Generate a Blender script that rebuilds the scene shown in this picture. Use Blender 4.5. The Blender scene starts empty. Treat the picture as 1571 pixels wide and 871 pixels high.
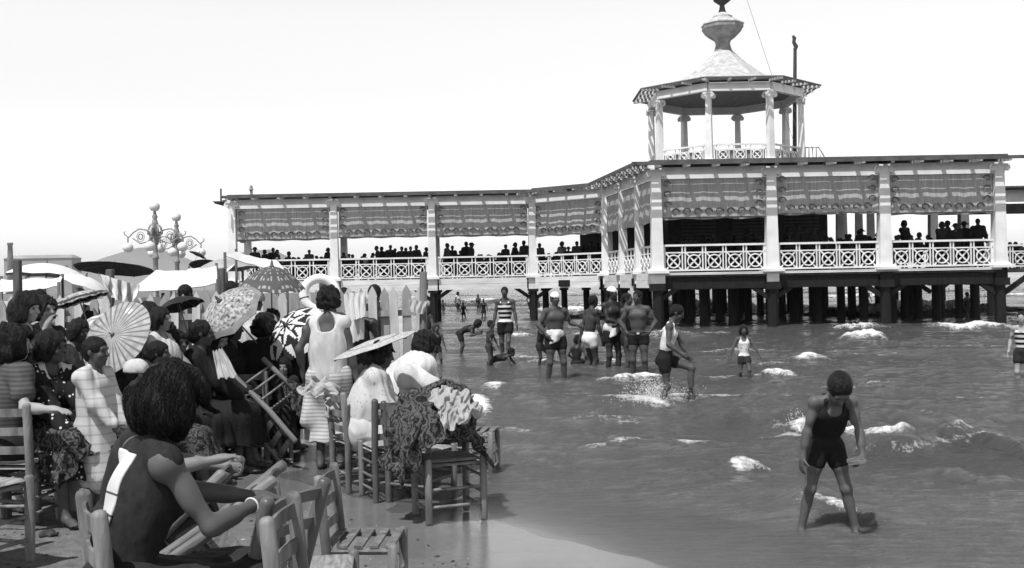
import bpy, bmesh, math, random
import numpy as np
from mathutils import Vector, Matrix

S = bpy.context.scene
COL = S.collection
random.seed(7)
np.random.seed(7)

# ------------------------------------------------------------------ camera, sky, sun, exposure
F, ROLL, CAMZ = 1600.0, 0.018, 1.65          # focal length in photo pixels, roll, eye height
CA, SA = math.cos(ROLL), math.sin(ROLL)
cd = bpy.data.cameras.new('camera')
cam = bpy.data.objects.new('camera', cd)
COL.objects.link(cam)
cd.sensor_width = 36.0
cd.lens = 36.0 * F / 1571.0
cd.clip_start, cd.clip_end = 0.05, 20000
cam.matrix_world = Matrix(((CA, SA, 0, 0), (0, 0, -1, 0), (-SA, CA, 0, CAMZ), (0, 0, 0, 1)))
S.camera = cam

SUN = Vector((-0.24, -0.40, 0.88)).normalized()   # direction towards the sun
W = bpy.data.worlds.new('World')
S.world = W
W.use_nodes = True
nt = W.node_tree
bg = nt.nodes['Background']
sky = nt.nodes.new('ShaderNodeTexSky')
sky.sky_type = 'NISHITA'
sky.sun_disc = False
sky.sun_elevation = math.asin(SUN.z)
sky.sun_rotation = math.atan2(SUN.x, SUN.y)
sky.air_density, sky.dust_density, sky.ozone_density = 1.0, 1.0, 1.0
bw = nt.nodes.new('ShaderNodeRGBToBW')
nt.links.new(sky.outputs[0], bw.inputs[0])
# summer haze: the sky whitens towards the horizon
geo = nt.nodes.new('ShaderNodeNewGeometry')
sep = nt.nodes.new('ShaderNodeSeparateXYZ')
nt.links.new(geo.outputs['Incoming'], sep.inputs[0])
up = nt.nodes.new('ShaderNodeMath')             # Incoming points back at the viewer
up.operation = 'MULTIPLY'
up.inputs[1].default_value = -1.0
nt.links.new(sep.outputs['Z'], up.inputs[0])
mr = nt.nodes.new('ShaderNodeValToRGB')
mr.color_ramp.interpolation = 'EASE'
for i, (p, v) in enumerate(((0.0, .70), (.15, .81), (.27, 1.0), (.34, .80), (.50, .36), (1.0, .10))):
    e = mr.color_ramp.elements[i] if i < 2 else mr.color_ramp.elements.new(p)
    e.position = p
    e.color = (v, v, v, 1)
nt.links.new(up.outputs[0], mr.inputs[0])
gain = nt.nodes.new('ShaderNodeMath')
gain.operation = 'MULTIPLY'
gain.inputs[1].default_value = 3.7
nt.links.new(mr.outputs[0], gain.inputs[0])
mul = nt.nodes.new('ShaderNodeMath')
mul.operation = 'MULTIPLY'
nt.links.new(bw.outputs[0], mul.inputs[0])
nt.links.new(gain.outputs[0], mul.inputs[1])
nt.links.new(mul.outputs[0], bg.inputs['Color'])
bg.inputs['Strength'].default_value = 0.09

sl = bpy.data.lights.new('sun', 'SUN')
sl.energy, sl.angle, sl.color = 4.9, math.radians(0.53), (1, 1, 1)     # black and white film: a neutral sun
so = bpy.data.objects.new('sun', sl)
COL.objects.link(so)
so.rotation_euler = (-SUN).to_track_quat('-Z', 'Y').to_euler()
so.location = (0, 0, 60)

S.render.engine = 'CYCLES'
S.view_settings.view_transform = 'Standard'
S.view_settings.look = 'None'
S.view_settings.gamma = 1.0
S.view_settings.exposure = 0.0
S.cycles.max_bounces = 6
S.cycles.diffuse_bounces = 2
S.cycles.glossy_bounces = 3
S.cycles.transmission_bounces = 3
S.cycles.caustics_reflective = False
S.cycles.caustics_refractive = False

# ------------------------------------------------------------------ photo pixel -> place
def ray(px, py):
    u, v = px - 785.5, 435.5 - py
    return (u * CA + v * SA) / F, (-u * SA + v * CA) / F
def at(px, py, d):
    a, b = ray(px, py)
    return Vector((a * d, d, CAMZ + b * d))
def on(px, py, z=0.0):
    a, b = ray(px, py)
    d = (z - CAMZ) / b
    return Vector((a * d, d, z))

# ------------------------------------------------------------------ objects and tags
def tag(o, label, cat, group=None, kind=None):
    if label: o['label'] = label
    if cat: o['category'] = cat
    if group: o['group'] = group
    if kind: o['kind'] = kind
    return o
def empty(name, loc=(0, 0, 0), rz=0.0):
    o = bpy.data.objects.new(name, None)
    COL.objects.link(o)
    o.location = loc
    o.rotation_euler = (0, 0, rz)
    o.empty_display_size = 0.2
    return o
def link(name, me, parent=None, mat=None):
    o = bpy.data.objects.new(name, me)
    COL.objects.link(o)
    if mat is not None and not me.materials: me.materials.append(mat)
    if parent is not None: o.parent = parent
    return o
def copy_tree(o, parent=None):
    c = o.copy()
    COL.objects.link(c)
    c.parent = parent
    for ch in list(o.children): copy_tree(ch, c)
    return c

# ------------------------------------------------------------------ materials (all grey: panchromatic film)
def mat(name, v, rough=0.65, var=0.12, scale=6.0, bump=0.0, bscale=None, spec=0.3, stretch=None, sheen=0.0, coord='Object', v2=None, detail=5.0):
    m = bpy.data.materials.new(name)
    m.use_nodes = True
    n, l = m.node_tree.nodes, m.node_tree.links
    b = n['Principled BSDF']
    b.inputs['Roughness'].default_value = rough
    b.inputs['Specular IOR Level'].default_value = spec
    tc = n.new('ShaderNodeTexCoord')
    vec = tc.outputs[coord]
    if stretch:
        mp = n.new('ShaderNodeMapping')
        mp.inputs['Scale'].default_value = stretch
        l.new(vec, mp.inputs['Vector'])
        vec = mp.outputs['Vector']
    nz = n.new('ShaderNodeTexNoise')
    nz.inputs['Scale'].default_value = scale
    nz.inputs['Detail'].default_value = detail
    l.new(vec, nz.inputs['Vector'])
    cr = n.new('ShaderNodeValToRGB')
    lo, hi = (v * (1 - var), v * (1 + var)) if v2 is None else (v, v2)
    cr.color_ramp.elements[0].color = (lo, lo, lo, 1)
    cr.color_ramp.elements[1].color = (hi, hi, hi, 1)
    cr.color_ramp.elements[0].position = 0.32
    cr.color_ramp.elements[1].position = 0.68
    l.new(nz.outputs['Fac'], cr.inputs['Fac'])
    l.new(cr.outputs['Color'], b.inputs['Base Color'])
    if bump:
        n2 = n.new('ShaderNodeTexNoise')
        n2.inputs['Scale'].default_value = bscale or scale * 3
        n2.inputs['Detail'].default_value = 4
        l.new(vec, n2.inputs['Vector'])
        bp = n.new('ShaderNodeBump')
        bp.inputs['Strength'].default_value = bump
        bp.inputs['Distance'].default_value = 0.02
        l.new(n2.outputs['Fac'], bp.inputs['Height'])
        l.new(bp.outputs['Normal'], b.inputs['Normal'])
    if sheen:
        b.inputs['Sheen Weight'].default_value = sheen
    return m
M = {}
M['white_paint'] = mat('white_paint', 0.74, 0.55, 0.10, 2.2, 0.08, 20)
M['fascia'] = mat('fascia_paint', 0.66, 0.6, 0.16, 1.2, 0.1, 14, stretch=(1, 1, 4))
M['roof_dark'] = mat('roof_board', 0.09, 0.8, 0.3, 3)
M['roof_white'] = mat('roof_shingle', 0.46, 0.7, 0.25, 5, 0.25, 30)
M['awning'] = mat('awning_cloth', 0.36, 0.85, 0.22, 3, 0.25, 40, stretch=(6, 6, 0.5))
M['awning_dark'] = mat('awning_scrollwork', 0.13, 0.85, 0.2, 6)
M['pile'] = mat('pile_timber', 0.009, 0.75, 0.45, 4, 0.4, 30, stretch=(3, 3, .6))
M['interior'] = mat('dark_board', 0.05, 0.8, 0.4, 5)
M['shutter'] = mat('slatted_board', 0.11, 0.8, 0.3, 3, stretch=(8, 8, .4))
M['lead'] = mat('weathered_lead', 0.26, 0.5, 0.3, 4)
M['iron'] = mat('dark_iron', 0.05, 0.5, 0.3, 9)
M['lath'] = mat('eave_lath', 0.22, 0.7, 0.25, 5)
M['grey_iron'] = mat('painted_iron', 0.27, 0.45, 0.25, 9)
M['globe'] = mat('opal_glass', 0.72, 0.15, 0.05, 3, spec=0.5)
M['fence'] = mat('fence_wood', 0.30, 0.8, 0.28, 4, 0.3, 26, stretch=(4, 4, .5))
M['fence2'] = mat('fence_wood_pale', 0.50, 0.8, 0.22, 4, 0.3, 26, stretch=(4, 4, .5))
M['post'] = mat('post_wood', 0.10, 0.8, 0.35, 5, 0.3, 26, stretch=(4, 4, .5))
M['chair'] = mat('chair_wood', 0.155, 0.55, 0.5, 16, 0.3, 70, stretch=(1, 1, .22), spec=0.35, detail=8)
M['chair_dark'] = mat('chair_wood_wet', 0.12, 0.4, 0.35, 7, 0.15, 60, stretch=(1, 1, .35), spec=0.4)
M['rush'] = mat('rush_weave', 0.34, 0.8, 0.4, 9, 0.7, 70, stretch=(1, 5, 1))
M['canvas'] = mat('white_canvas', 0.66, 0.8, 0.07, 3, 0.2, 9)
M['canvas_grey'] = mat('grey_canvas', 0.34, 0.8, 0.15, 4, 0.2, 9)
M['towel'] = mat('white_towelling', 0.58, 0.9, 0.10, 6, 0.9, 13, stretch=(1, 1, .4))
M['white_cloth'] = mat('white_cotton', 0.52, 0.85, 0.10, 7, 0.9, 11, stretch=(1, 1, .3))
M['grey_cloth'] = mat('grey_cotton', 0.22, 0.85, 0.18, 9, 0.35, 24)
M['dark_print'] = mat('dark_printed_cotton', 0.010, 0.85, 0, 34, 0.5, 16, v2=0.022, stretch=(1, 1, .6))
M['tee'] = mat('grey_jersey', 0.08, 0.9, 0.08, 30, 0.7, 14, stretch=(1, 1, .5))
M['paper_fold'] = mat('paper_fold', 0.15, 0.7, 0.2, 9)
M['mid_cloth'] = mat('mid_grey_cotton', 0.045, 0.85, 0.25, 30, 0.4, 26)
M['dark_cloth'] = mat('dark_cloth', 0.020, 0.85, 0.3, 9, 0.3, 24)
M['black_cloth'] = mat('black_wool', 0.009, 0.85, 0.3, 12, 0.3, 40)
M['knit'] = mat('grey_knit', 0.20, 0.9, 0.3, 22, 0.5, 90)
M['white_suit'] = mat('white_jersey', 0.68, 0.8, 0.10, 8, 0.3, 40)
M['hair'] = mat('dark_hair', 0.010, 0.55, 0.6, 60, 0.9, 120, spec=0.22, stretch=(1, 1, .22))
M['skin'] = mat('skin', 0.19, 0.58, 0.06, 7, 0.06, 90, spec=0.25)
M['skin_boy'] = mat('sunburnt_skin', 0.095, 0.55, 0.07, 9, 0.06, 90, spec=0.28)
M['skin_tan'] = mat('tanned_skin', 0.07, 0.55, 0.07, 7, 0.06, 90, spec=0.28)
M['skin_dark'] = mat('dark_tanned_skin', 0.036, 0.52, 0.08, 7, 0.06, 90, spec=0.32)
M['skin_pale'] = mat('pale_skin', 0.32, 0.58, 0.05, 7, 0.06, 90, spec=0.25)
M['eye'] = mat('dark_eye', 0.012, 0.2, 0.1, 5)
M['rubber'] = mat('bathing_cap', 0.80, 0.4, 0.04, 5)
M['pattern_shawl'] = mat('patterned_shawl', 0.018, 0.85, 0, 38, 0.4, 60, v2=0.17, stretch=(1, .45, 1.6), detail=2)
def scroll_cloth(name, a, c, scale=7.0):
    """curling woven figures: bands bent hard by their own distortion"""
    m = bpy.data.materials.new(name); m.use_nodes = True
    n, l = m.node_tree.nodes, m.node_tree.links
    b = n['Principled BSDF']; b.inputs['Roughness'].default_value = .85; b.inputs['Specular IOR Level'].default_value = .15
    tc = n.new('ShaderNodeTexCoord'); w = n.new('ShaderNodeTexWave')
    w.inputs['Scale'].default_value = scale; w.inputs['Distortion'].default_value = 14; w.inputs['Detail'].default_value = 2; w.inputs['Detail Scale'].default_value = 2.2
    l.new(tc.outputs['Object'], w.inputs['Vector'])
    r = n.new('ShaderNodeValToRGB')
    for i, (p, v) in enumerate(((.0, a), (.45, a * 1.6), (.62, c), (.75, a * 1.3), (1.0, c * .7))):
        e = r.color_ramp.elements[i] if i < 2 else r.color_ramp.elements.new(p)
        e.position = p; e.color = (v, v, v, 1)
    l.new(w.outputs['Fac'], r.inputs['Fac']); l.new(r.outputs['Color'], b.inputs['Base Color'])
    return m
M['pattern_shawl'] = scroll_cloth('figured_shawl', .016, .15)
M['floral'] = mat('floral_cloth', 0.05, 0.8, 0, 34, 0.1, v2=0.52, coord='Object', detail=3)
M['floral_big'] = mat('leafy_cloth', 0.02, 0.8, 0, 15, 0.1, v2=0.75, detail=2)
M['straw'] = mat('straw_weave', 0.30, 0.8, 0, 42, 0.5, 90, v2=0.56)
M['paper'] = mat('oiled_paper', 0.24, 0.7, 0, 13, 0.1, v2=0.42)
M['city'] = mat('far_plaster', 0.30, 0.9, 0.2, .05)
M['brick'] = mat('chimney_brick', 0.16, 0.9, 0.2, .5)
M['hill'] = mat('hill_scrub', 0.16, 0.95, 0.25, .004)
M['weed'] = mat('sea_weed', 0.035, 0.8, 0.5, 20, 0.6, 60)

def dotted(name, base, dot, scale, thr, rough=.85):
    m = bpy.data.materials.new(name)
    m.use_nodes = True
    n, l = m.node_tree.nodes, m.node_tree.links
    b = n['Principled BSDF']
    b.inputs['Roughness'].default_value = rough
    b.inputs['Specular IOR Level'].default_value = .2
    tc = n.new('ShaderNodeTexCoord')
    vo = n.new('ShaderNodeTexVoronoi')
    vo.inputs['Scale'].default_value = scale
    l.new(tc.outputs['Object'], vo.inputs['Vector'])
    cr = n.new('ShaderNodeValToRGB')
    cr.color_ramp.elements[0].color = (dot, dot, dot, 1)
    cr.color_ramp.elements[1].color = (base, base, base, 1)
    cr.color_ramp.elements[0].position = thr
    cr.color_ramp.elements[1].position = thr + .05
    l.new(vo.outputs['Distance'], cr.inputs['Fac'])
    l.new(cr.outputs['Color'], b.inputs['Base Color'])
    return m
M['polka'] = dotted('spotted_cloth', 0.014, 0.62, 26, 0.2)
def striped(name, a, c, freq, duty, axis=2, rough=.8):
    m = bpy.data.materials.new(name)
    m.use_nodes = True
    n, l = m.node_tree.nodes, m.node_tree.links
    b = n['Principled BSDF']
    b.inputs['Roughness'].default_value = rough
    b.inputs['Specular IOR Level'].default_value = .2
    tc = n.new('ShaderNodeTexCoord')
    sp = n.new('ShaderNodeSeparateXYZ')
    l.new(tc.outputs['Object'], sp.inputs[0])
    mu = n.new('ShaderNodeMath'); mu.operation = 'MULTIPLY'; mu.inputs[1].default_value = freq
    l.new(sp.outputs[axis], mu.inputs[0])
    fr = n.new('ShaderNodeMath'); fr.operation = 'FRACT'
    l.new(mu.outputs[0], fr.inputs[0])
    gt = n.new('ShaderNodeMath'); gt.operation = 'GREATER_THAN'; gt.inputs[1].default_value = duty
    l.new(fr.outputs[0], gt.inputs[0])
    mx = n.new('ShaderNodeMix'); mx.data_type = 'RGBA'
    mx.inputs[6].default_value = (a, a, a, 1); mx.inputs[7].default_value = (c, c, c, 1)
    l.new(gt.outputs[0], mx.inputs[0])
    l.new(mx.outputs[2], b.inputs['Base Color'])
    return m
M['stripe_suit'] = striped('striped_jersey', 0.010, 0.60, 9.5, 0.55)
M['stripe_suit_wide'] = striped('wide_striped_jersey', 0.012, 0.62, 13, 0.5)
M['waffle'] = striped('ribbed_towelling', .56, .36, 30, .6)
M['smock_cloth'] = striped('seamed_cotton', .50, .38, 16, .8)
M['stripe_tee'] = striped('fine_striped_jersey', .085, .055, 34, .5)
M['sprig'] = dotted('sprigged_cotton', .50, .22, 34, .17)
M['stripe_cloth'] = striped('striped_towelling', 0.70, 0.22, 9, 0.72, axis=0)

# ------------------------------------------------------------------ mesh builder for timber, iron and cloth
class MB:
    def __init__(s): s.v, s.f = [], []
    def add(s, vs, fs):
        o = len(s.v)
        s.v += [tuple(v) for v in vs]
        s.f += [tuple(i + o for i in f) for f in fs]
        return s
    def box(s, c, d, R=None):
        c = Vector(c); x, y, z = d[0] / 2, d[1] / 2, d[2] / 2
        vs = [Vector((i * x, j * y, k * z)) for k in (-1, 1) for j in (-1, 1) for i in (-1, 1)]
        if R is not None: vs = [R @ v for v in vs]
        return s.add([c + v for v in vs], [(0, 2, 3, 1), (4, 5, 7, 6), (0, 1, 5, 4), (2, 6, 7, 3), (0, 4, 6, 2), (1, 3, 7, 5)])
    def frustum(s, c0, d0, c1, d1):
        vs = []
        for c, d in ((c0, d0), (c1, d1)):
            for j in (-1, 1):
                for i in (-1, 1): vs.append((c[0] + i * d[0] / 2, c[1] + j * d[1] / 2, c[2]))
        return s.add(vs, [(0, 2, 3, 1), (4, 5, 7, 6), (0, 1, 5, 4), (2, 6, 7, 3), (0, 4, 6, 2), (1, 3, 7, 5)])
    def beam(s, a, b, w, h, up=(0, 0, 1)):
        a, b = Vector(a), Vector(b)
        d = (b - a).normalized(); u = Vector(up)
        r = d.cross(u)
        if r.length < 1e-4: r = d.cross(Vector((0, 1, 0)))
        r.normalize(); u = r.cross(d).normalized()
        vs = []
        for p in (a, b):
            for j in (-1, 1):
                for i in (-1, 1): vs.append(p + r * (i * w / 2) + u * (j * h / 2))
        return s.add(vs, [(0, 1, 3, 2), (4, 6, 7, 5), (0, 4, 5, 1), (2, 3, 7, 6), (0, 2, 6, 4), (1, 5, 7, 3)])
    def path(s, pts, rs, n=8, cap=True, closed=False, flat=1.0, up=None):
        pts = [Vector(p) for p in pts]; N = len(pts)
        if not hasattr(rs, '__len__'): rs = [rs] * N
        vs, fs = [], []
        pu = None
        for i, p in enumerate(pts):
            if closed: t = pts[(i + 1) % N] - pts[i - 1]
            else: t = pts[min(i + 1, N - 1)] - pts[max(i - 1, 0)]
            t.normalize()
            if pu is None:
                ref = Vector(up) if up else (Vector((0, 0, 1)) if abs(t.z) < .9 else Vector((1, 0, 0)))
                pu = (ref - t * ref.dot(t)).normalized()
            else:
                pu = (pu - t * pu.dot(t)).normalized()
            w = t.cross(pu)
            for k in range(n):
                a = 2 * math.pi * k / n
                vs.append(p + pu * (math.sin(a) * rs[i] * flat) + w * (math.cos(a) * rs[i]))
        for i in range(N if closed else N - 1):
            j = (i + 1) % N
            for k in range(n):
                k2 = (k + 1) % n
                fs.append((i * n + k, i * n + k2, j * n + k2, j * n + k))
        if cap and not closed:
            fs.append(tuple(range(n - 1, -1, -1)))
            fs.append(tuple((N - 1) * n + k for k in range(n)))
        return s.add(vs, fs)
    def rod(s, a, b, r, n=8, round_end=True, r2=None):
        a, b = Vector(a), Vector(b); r2 = r if r2 is None else r2
        if not round_end: return s.path([a, b], [r, r2], n)
        d = (b - a).normalized()
        return s.path([a, a + d * r * .15, a + d * r * .6, b - d * r2 * .6, b - d * r2 * .15, b], [r * .55, r * .85, r, r2, r2 * .85, r2 * .55], n)
    def lathe(s, prof, c=(0, 0, 0), n=24, rot=0.0, cap=True):
        vs, fs = [], []
        for r, z in prof:
            for k in range(n):
                a = rot + 2 * math.pi * k / n
                vs.append((c[0] + r * math.cos(a), c[1] + r * math.sin(a), c[2] + z))
        N = len(prof)
        for i in range(N - 1):
            for k in range(n):
                k2 = (k + 1) % n
                fs.append((i * n + k, i * n + k2, (i + 1) * n + k2, (i + 1) * n + k))
        if cap:
            fs.append(tuple(range(n - 1, -1, -1)))
            fs.append(tuple((N - 1) * n + k for k in range(n)))
        return s.add(vs, fs)
    def mesh(s, name, smooth=False):
        me = bpy.data.meshes.new(name)
        me.from_pydata(s.v, [], s.f)
        me.validate()
        if smooth:
            me.polygons.foreach_set('use_smooth', [True] * len(me.polygons))
        me.update()
        return me
    def build(s, name, m, parent=None, smooth=False, bevel=0.0):
        me = s.mesh(name, smooth)
        if bevel:
            bm = bmesh.new(); bm.from_mesh(me)
            bmesh.ops.bevel(bm, geom=bm.edges[:], offset=bevel, segments=1, affect='EDGES', profile=.5)
            bm.to_mesh(me); bm.free()
        return link(name, me, parent, m)
def grid_mesh(name, X, Y, Z, smooth=True):
    nr, nc = X.shape
    co = np.stack([X, Y, Z], -1).reshape(-1, 3).astype(np.float32)
    i = np.arange(nr - 1)[:, None] * nc + np.arange(nc - 1)[None, :]
    q = np.stack([i, i + 1, i + 1 + nc, i + nc], -1).reshape(-1, 4)
    return np_mesh(name, co, q, smooth)
def np_mesh(name, co, q, smooth=True):
    me = bpy.data.meshes.new(name)
    me.vertices.add(len(co)); me.vertices.foreach_set('co', np.ascontiguousarray(co, np.float32).ravel())
    me.loops.add(q.size); me.loops.foreach_set('vertex_index', np.ascontiguousarray(q, np.int32).ravel())
    me.polygons.add(len(q))
    me.polygons.foreach_set('loop_start', np.arange(0, q.size, q.shape[1], dtype=np.int32))
    me.polygons.foreach_set('use_smooth', np.full(len(q), smooth))
    me.update(calc_edges=True)
    return me
# ------------------------------------------------------------------ ground and sea
XS_Y = [-20, 3, 4.5, 6.2, 7.0, 7.6, 8.1, 9.0, 10.5, 12, 14, 17, 21, 30, 46, 70, 120, 400, 4000]
XS_X = [5, 2.3, 1.7, .82, .30, -.25, -1.0, -1.75, -2.1, -2.0, -1.7, -1.75, -2.1, -3, -4.5, -8, -14, -60, -700]
def wob(x, y, s, seed):
    r = np.random.RandomState(seed)
    o = 0
    for i in range(6):
        a = r.rand() * 6.283; f = s * (0.6 + r.rand() * 1.6)
        o = o + np.sin((x * math.cos(a) + y * math.sin(a)) * f + r.rand() * 6.283)
    return o / 6
def sand_h(x, y):
    x = np.asarray(x, float); y = np.asarray(y, float)
    s = np.interp(y, XS_Y, XS_X) - x + 0.10 * wob(x, y, 2.2, 3)
    up = 0.016 * np.minimum(s, 2.2) + 0.05 * np.clip(s - 2.2, 0, 5) + .012 * np.clip(s - 7.2, 0, 40)
    dn = 0.06 * s
    h = np.where(s > 0, up, np.maximum(dn, -1.2))
    near = np.clip((60 - y) / 40, 0, 1)
    return h + near * np.where(s > 0, 1, .3) * (.012 * wob(x, y, 3.1, 17) * np.clip(s / .8, 0, 1) + 0.006 * wob(x, y, 5, 11) * np.clip(s / .6, .2, 1) + 0.016 * wob(x, y, 9, 12) * np.clip((s - 1.6) / 1.5, 0, 1) + .008 * wob(x, y, 26, 13) * np.clip((s - 1.9) / 1.5, 0, 1))
def gnd(px, py):
    z = 0.05
    for _ in range(12):
        p = on(px, py, z); z = float(sand_h(p.x, p.y))
    return on(px, py, z)
def stand(px, d):
    x = ray(px, 440)[0] * d
    return Vector((x, d, float(sand_h(x, d))))

def water_h(x, y):
    s = x - np.interp(y, XS_Y, XS_X)                       # metres seaward of the shoreline
    k = np.clip((s + .1) / 2.2, 0, 1); k = k * k * (3 - 2 * k)
    far = np.clip(1 - (y - 60) / 200, .3, 1)
    yy = y + .35 * wob(x, y, .5, 21) + 0.10 * x
    h = 0.030 * np.sin(yy * 1.9) + .022 * np.sin(yy * 3.1 + .35 * x) + .05 * np.sin(yy * .85 - .12 * x + 1)
    h = h + .011 * wob(x, y * 1.9, 5, 22) + .008 * wob(x, y * 1.9, 12, 23) + .005 * wob(x, y * 1.5, 26, 24) * np.clip(1 - (y - 10) / 14, 0, 1)
    return h * (0.06 + .94 * k) * far

# breakers and foam: px, py of the foot of the foam in the photo, width px, height m, depth m, tilt (dy/dx), foam 0..1.4
FOAM = [(975, 590, 105, .14, .5, -.10, 1.35), (727, 632, 56, .07, .9, .5, 1.3), (757, 598, 36, .06, .5, .9, 1.2), (1015, 622, 150, .03, .8, 0, 1.1),
        (1245, 553, 56, .10, .5, .05, 1.3), (1198, 580, 46, .13, .5, .05, 1.3), (1355, 690, 115, .15, .35, -.04, 1.35), (1230, 656, 62, .15, .4, .2, 1.2),
        (1495, 692, 75, .09, .22, 0, 1.0), (1330, 526, 64, .28, .7, 0, 1.35), (1325, 505, 90, .28, .6, 0, 1.0), (1496, 506, 110, .16, .6, 0, 1.3),
        (1157, 726, 52, .08, .22, 0, 1.15), (1282, 796, 70, .03, .2, 0, .95), (1232, 786, 44, .02, .12, 0, .8), (795, 515, 44, .12, .5, 0, 1.2), (660, 560, 30, .04, .6, 0, .8),
        (905, 513, 50, .12, .6, 0, 1.1), (1010, 520, 110, .1, .7, 0, .8), (1130, 582, 110, .03, .5, 0, .7), (930, 645, 120, .03, .5, 0, .62), (836, 560, 50, .07, .6, 0, 1.1),
        (1430, 704, 270, .05, .16, 0, .62), (1420, 534, 210, .05, .3, 0, .6), (1120, 612, 230, .03, .22, .02, .6), (1300, 600, 180, .03, .25, 0, .55), (825, 540, 40, .05, .5, 0, .8), (1440, 640, 110, .04, .4, 0, .35), (1480, 575, 140, .05, .7, 0, .35), (1100, 515, 70, .06, .6, 0, .7), (935, 560, 60, .05, .5, 0, .8)]
SWELL = [(1440, 702, 300, .13, .42, .0), (1240, 690, 120, .06, .4, .1), (1400, 530, 360, .16, .9, 0), (1180, 560, 420, .07, .9, 0), (1310, 812, 190, .05, .28, 0), (820, 620, 260, .05, .8, .1),
         (1150, 640, 400, .06, .7, .05), (1420, 610, 330, .08, .8, 0), (1000, 520, 360, .06, 1.0, 0), (870, 560, 300, .05, .8, 0)]
ny, nx = 1150, 760
yy = 2.2 * (420 / 2.2) ** (np.linspace(0, 1, ny))
tt = np.linspace(-.62, .95, nx)
Y = np.repeat(yy[:, None], nx, 1)
X = tt[None, :] * Y
Z = water_h(X, Y)
foam = np.zeros_like(Z)
rs = np.random.RandomState(5)
def ridge(cx, cy, ax, h, ay, tilt, fo, seed):
    """raise one wave crest (and lay its foam) in the part of the grid it reaches"""
    reach = abs(tilt) * ax + 4 * ay + .5
    r0, r1 = np.searchsorted(yy, cy - reach), np.searchsorted(yy, cy + reach)
    c0, c1 = np.searchsorted(tt, (cx - 1.7 * ax) / max(cy - reach, 2.2) if cx - 1.7 * ax < 0 else (cx - 1.7 * ax) / (cy + reach)), np.searchsorted(tt, (cx + 1.7 * ax) / max(cy - reach, 2.2) if cx + 1.7 * ax > 0 else (cx + 1.7 * ax) / (cy + reach))
    if r1 <= r0 or c1 <= c0: return
    w = (slice(r0, r1), slice(c0, c1)); x, y = X[w], Y[w]
    dx = x - cx
    yc = cy + tilt * dx + .25 * ay * np.sin(dx * 2.3 / max(ax, .3) * 2 + seed) + .12 * np.sin(dx * 5 + seed)
    k = int(seed * 10)
    rag = wob(x, y * .7, 9, k + 200) + .7 * wob(x, y * .7, 23, k + 300)
    gx = np.exp(-(np.abs(dx) / ax * (1 + .22 * wob(x, y, 4, k + 100))) ** 3)
    dy = y - yc
    front = np.where(dy < 0, np.exp(-(dy / (ay * .45)) ** 2), np.exp(-(dy / (ay * 1.3)) ** 2))
    Z[w] += h * gx * front * (.85 + (.26 * rag if fo > 0 else .12 * rag))
    if fo > 0:
        fz = np.where(dy < .1 * ay, np.exp(-((dy - .1 * ay) / (ay * .8)) ** 2), np.exp(-((dy - .1 * ay) / (ay * .6)) ** 2))
        foam[w] = np.maximum(foam[w], .86 * fo * gx * fz * (1 + .20 * rag))
for i, (px, py, w, h, ay, tl, fo) in enumerate(FOAM):
    p = on(px, py)
    ridge(p.x, p.y + ay * .4, w / 2 * p.y / F * 1.12, h, ay, tl, fo, i * 1.7)
for i, (px, py, w, h, ay, tl) in enumerate(SWELL):
    p = on(px, py)
    ridge(p.x, p.y + ay * .6, w / 2 * p.y / F, h, ay, tl, 0, i * 2.1)
rl = np.random.RandomState(77)
for i in range(26):                                           # thin lace left by small waves
    px, py = 690 + 880 * rl.rand(), 500 + 200 * rl.rand() ** 1.3
    p = on(px, py); s0 = p.x - np.interp(p.y, XS_Y, XS_X)
    if s0 < .8: continue
    ridge(p.x, p.y, (40 + 110 * rl.rand()) / 2 * p.y / F, .012 + .02 * rl.rand(), .10 + .010 * p.y, .25 * rl.randn(), .50 + .30 * rl.rand(), 300 + i)
for i in range(40):                                           # low swells between the breakers
    px, py = 700 + 870 * rl.rand(), 500 + 300 * rl.rand() ** 1.3
    p = on(px, py); s0 = p.x - np.interp(p.y, XS_Y, XS_X)
    if s0 < 1.2: continue
    ridge(p.x, p.y, (120 + 260 * rl.rand()) / 2 * p.y / F, (.03 + .05 * rl.rand()) * min(1, s0 / 4), .22 + .02 * p.y, .08 * rl.randn(), 0, 500 + i)
for i in range(95):                                           # breakers out beyond the pier
    cy = 46 + 130 * rs.rand() ** 1.3
    cx = np.interp(cy, XS_Y, XS_X) + 2 + (0.60 * cy + 10) * rs.rand()
    ridge(cx, cy, 1.2 + 3.5 * rs.rand(), .12 + .25 * rs.rand(), .7 + .8 * rs.rand(), 0, .55 + .75 * rs.rand(), i)
wme = grid_mesh('sea', X, Y, Z)
at_ = wme.attributes.new('foam', 'FLOAT', 'POINT')
at_.data.foreach_set('value', foam.astype(np.float32).ravel())

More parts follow.
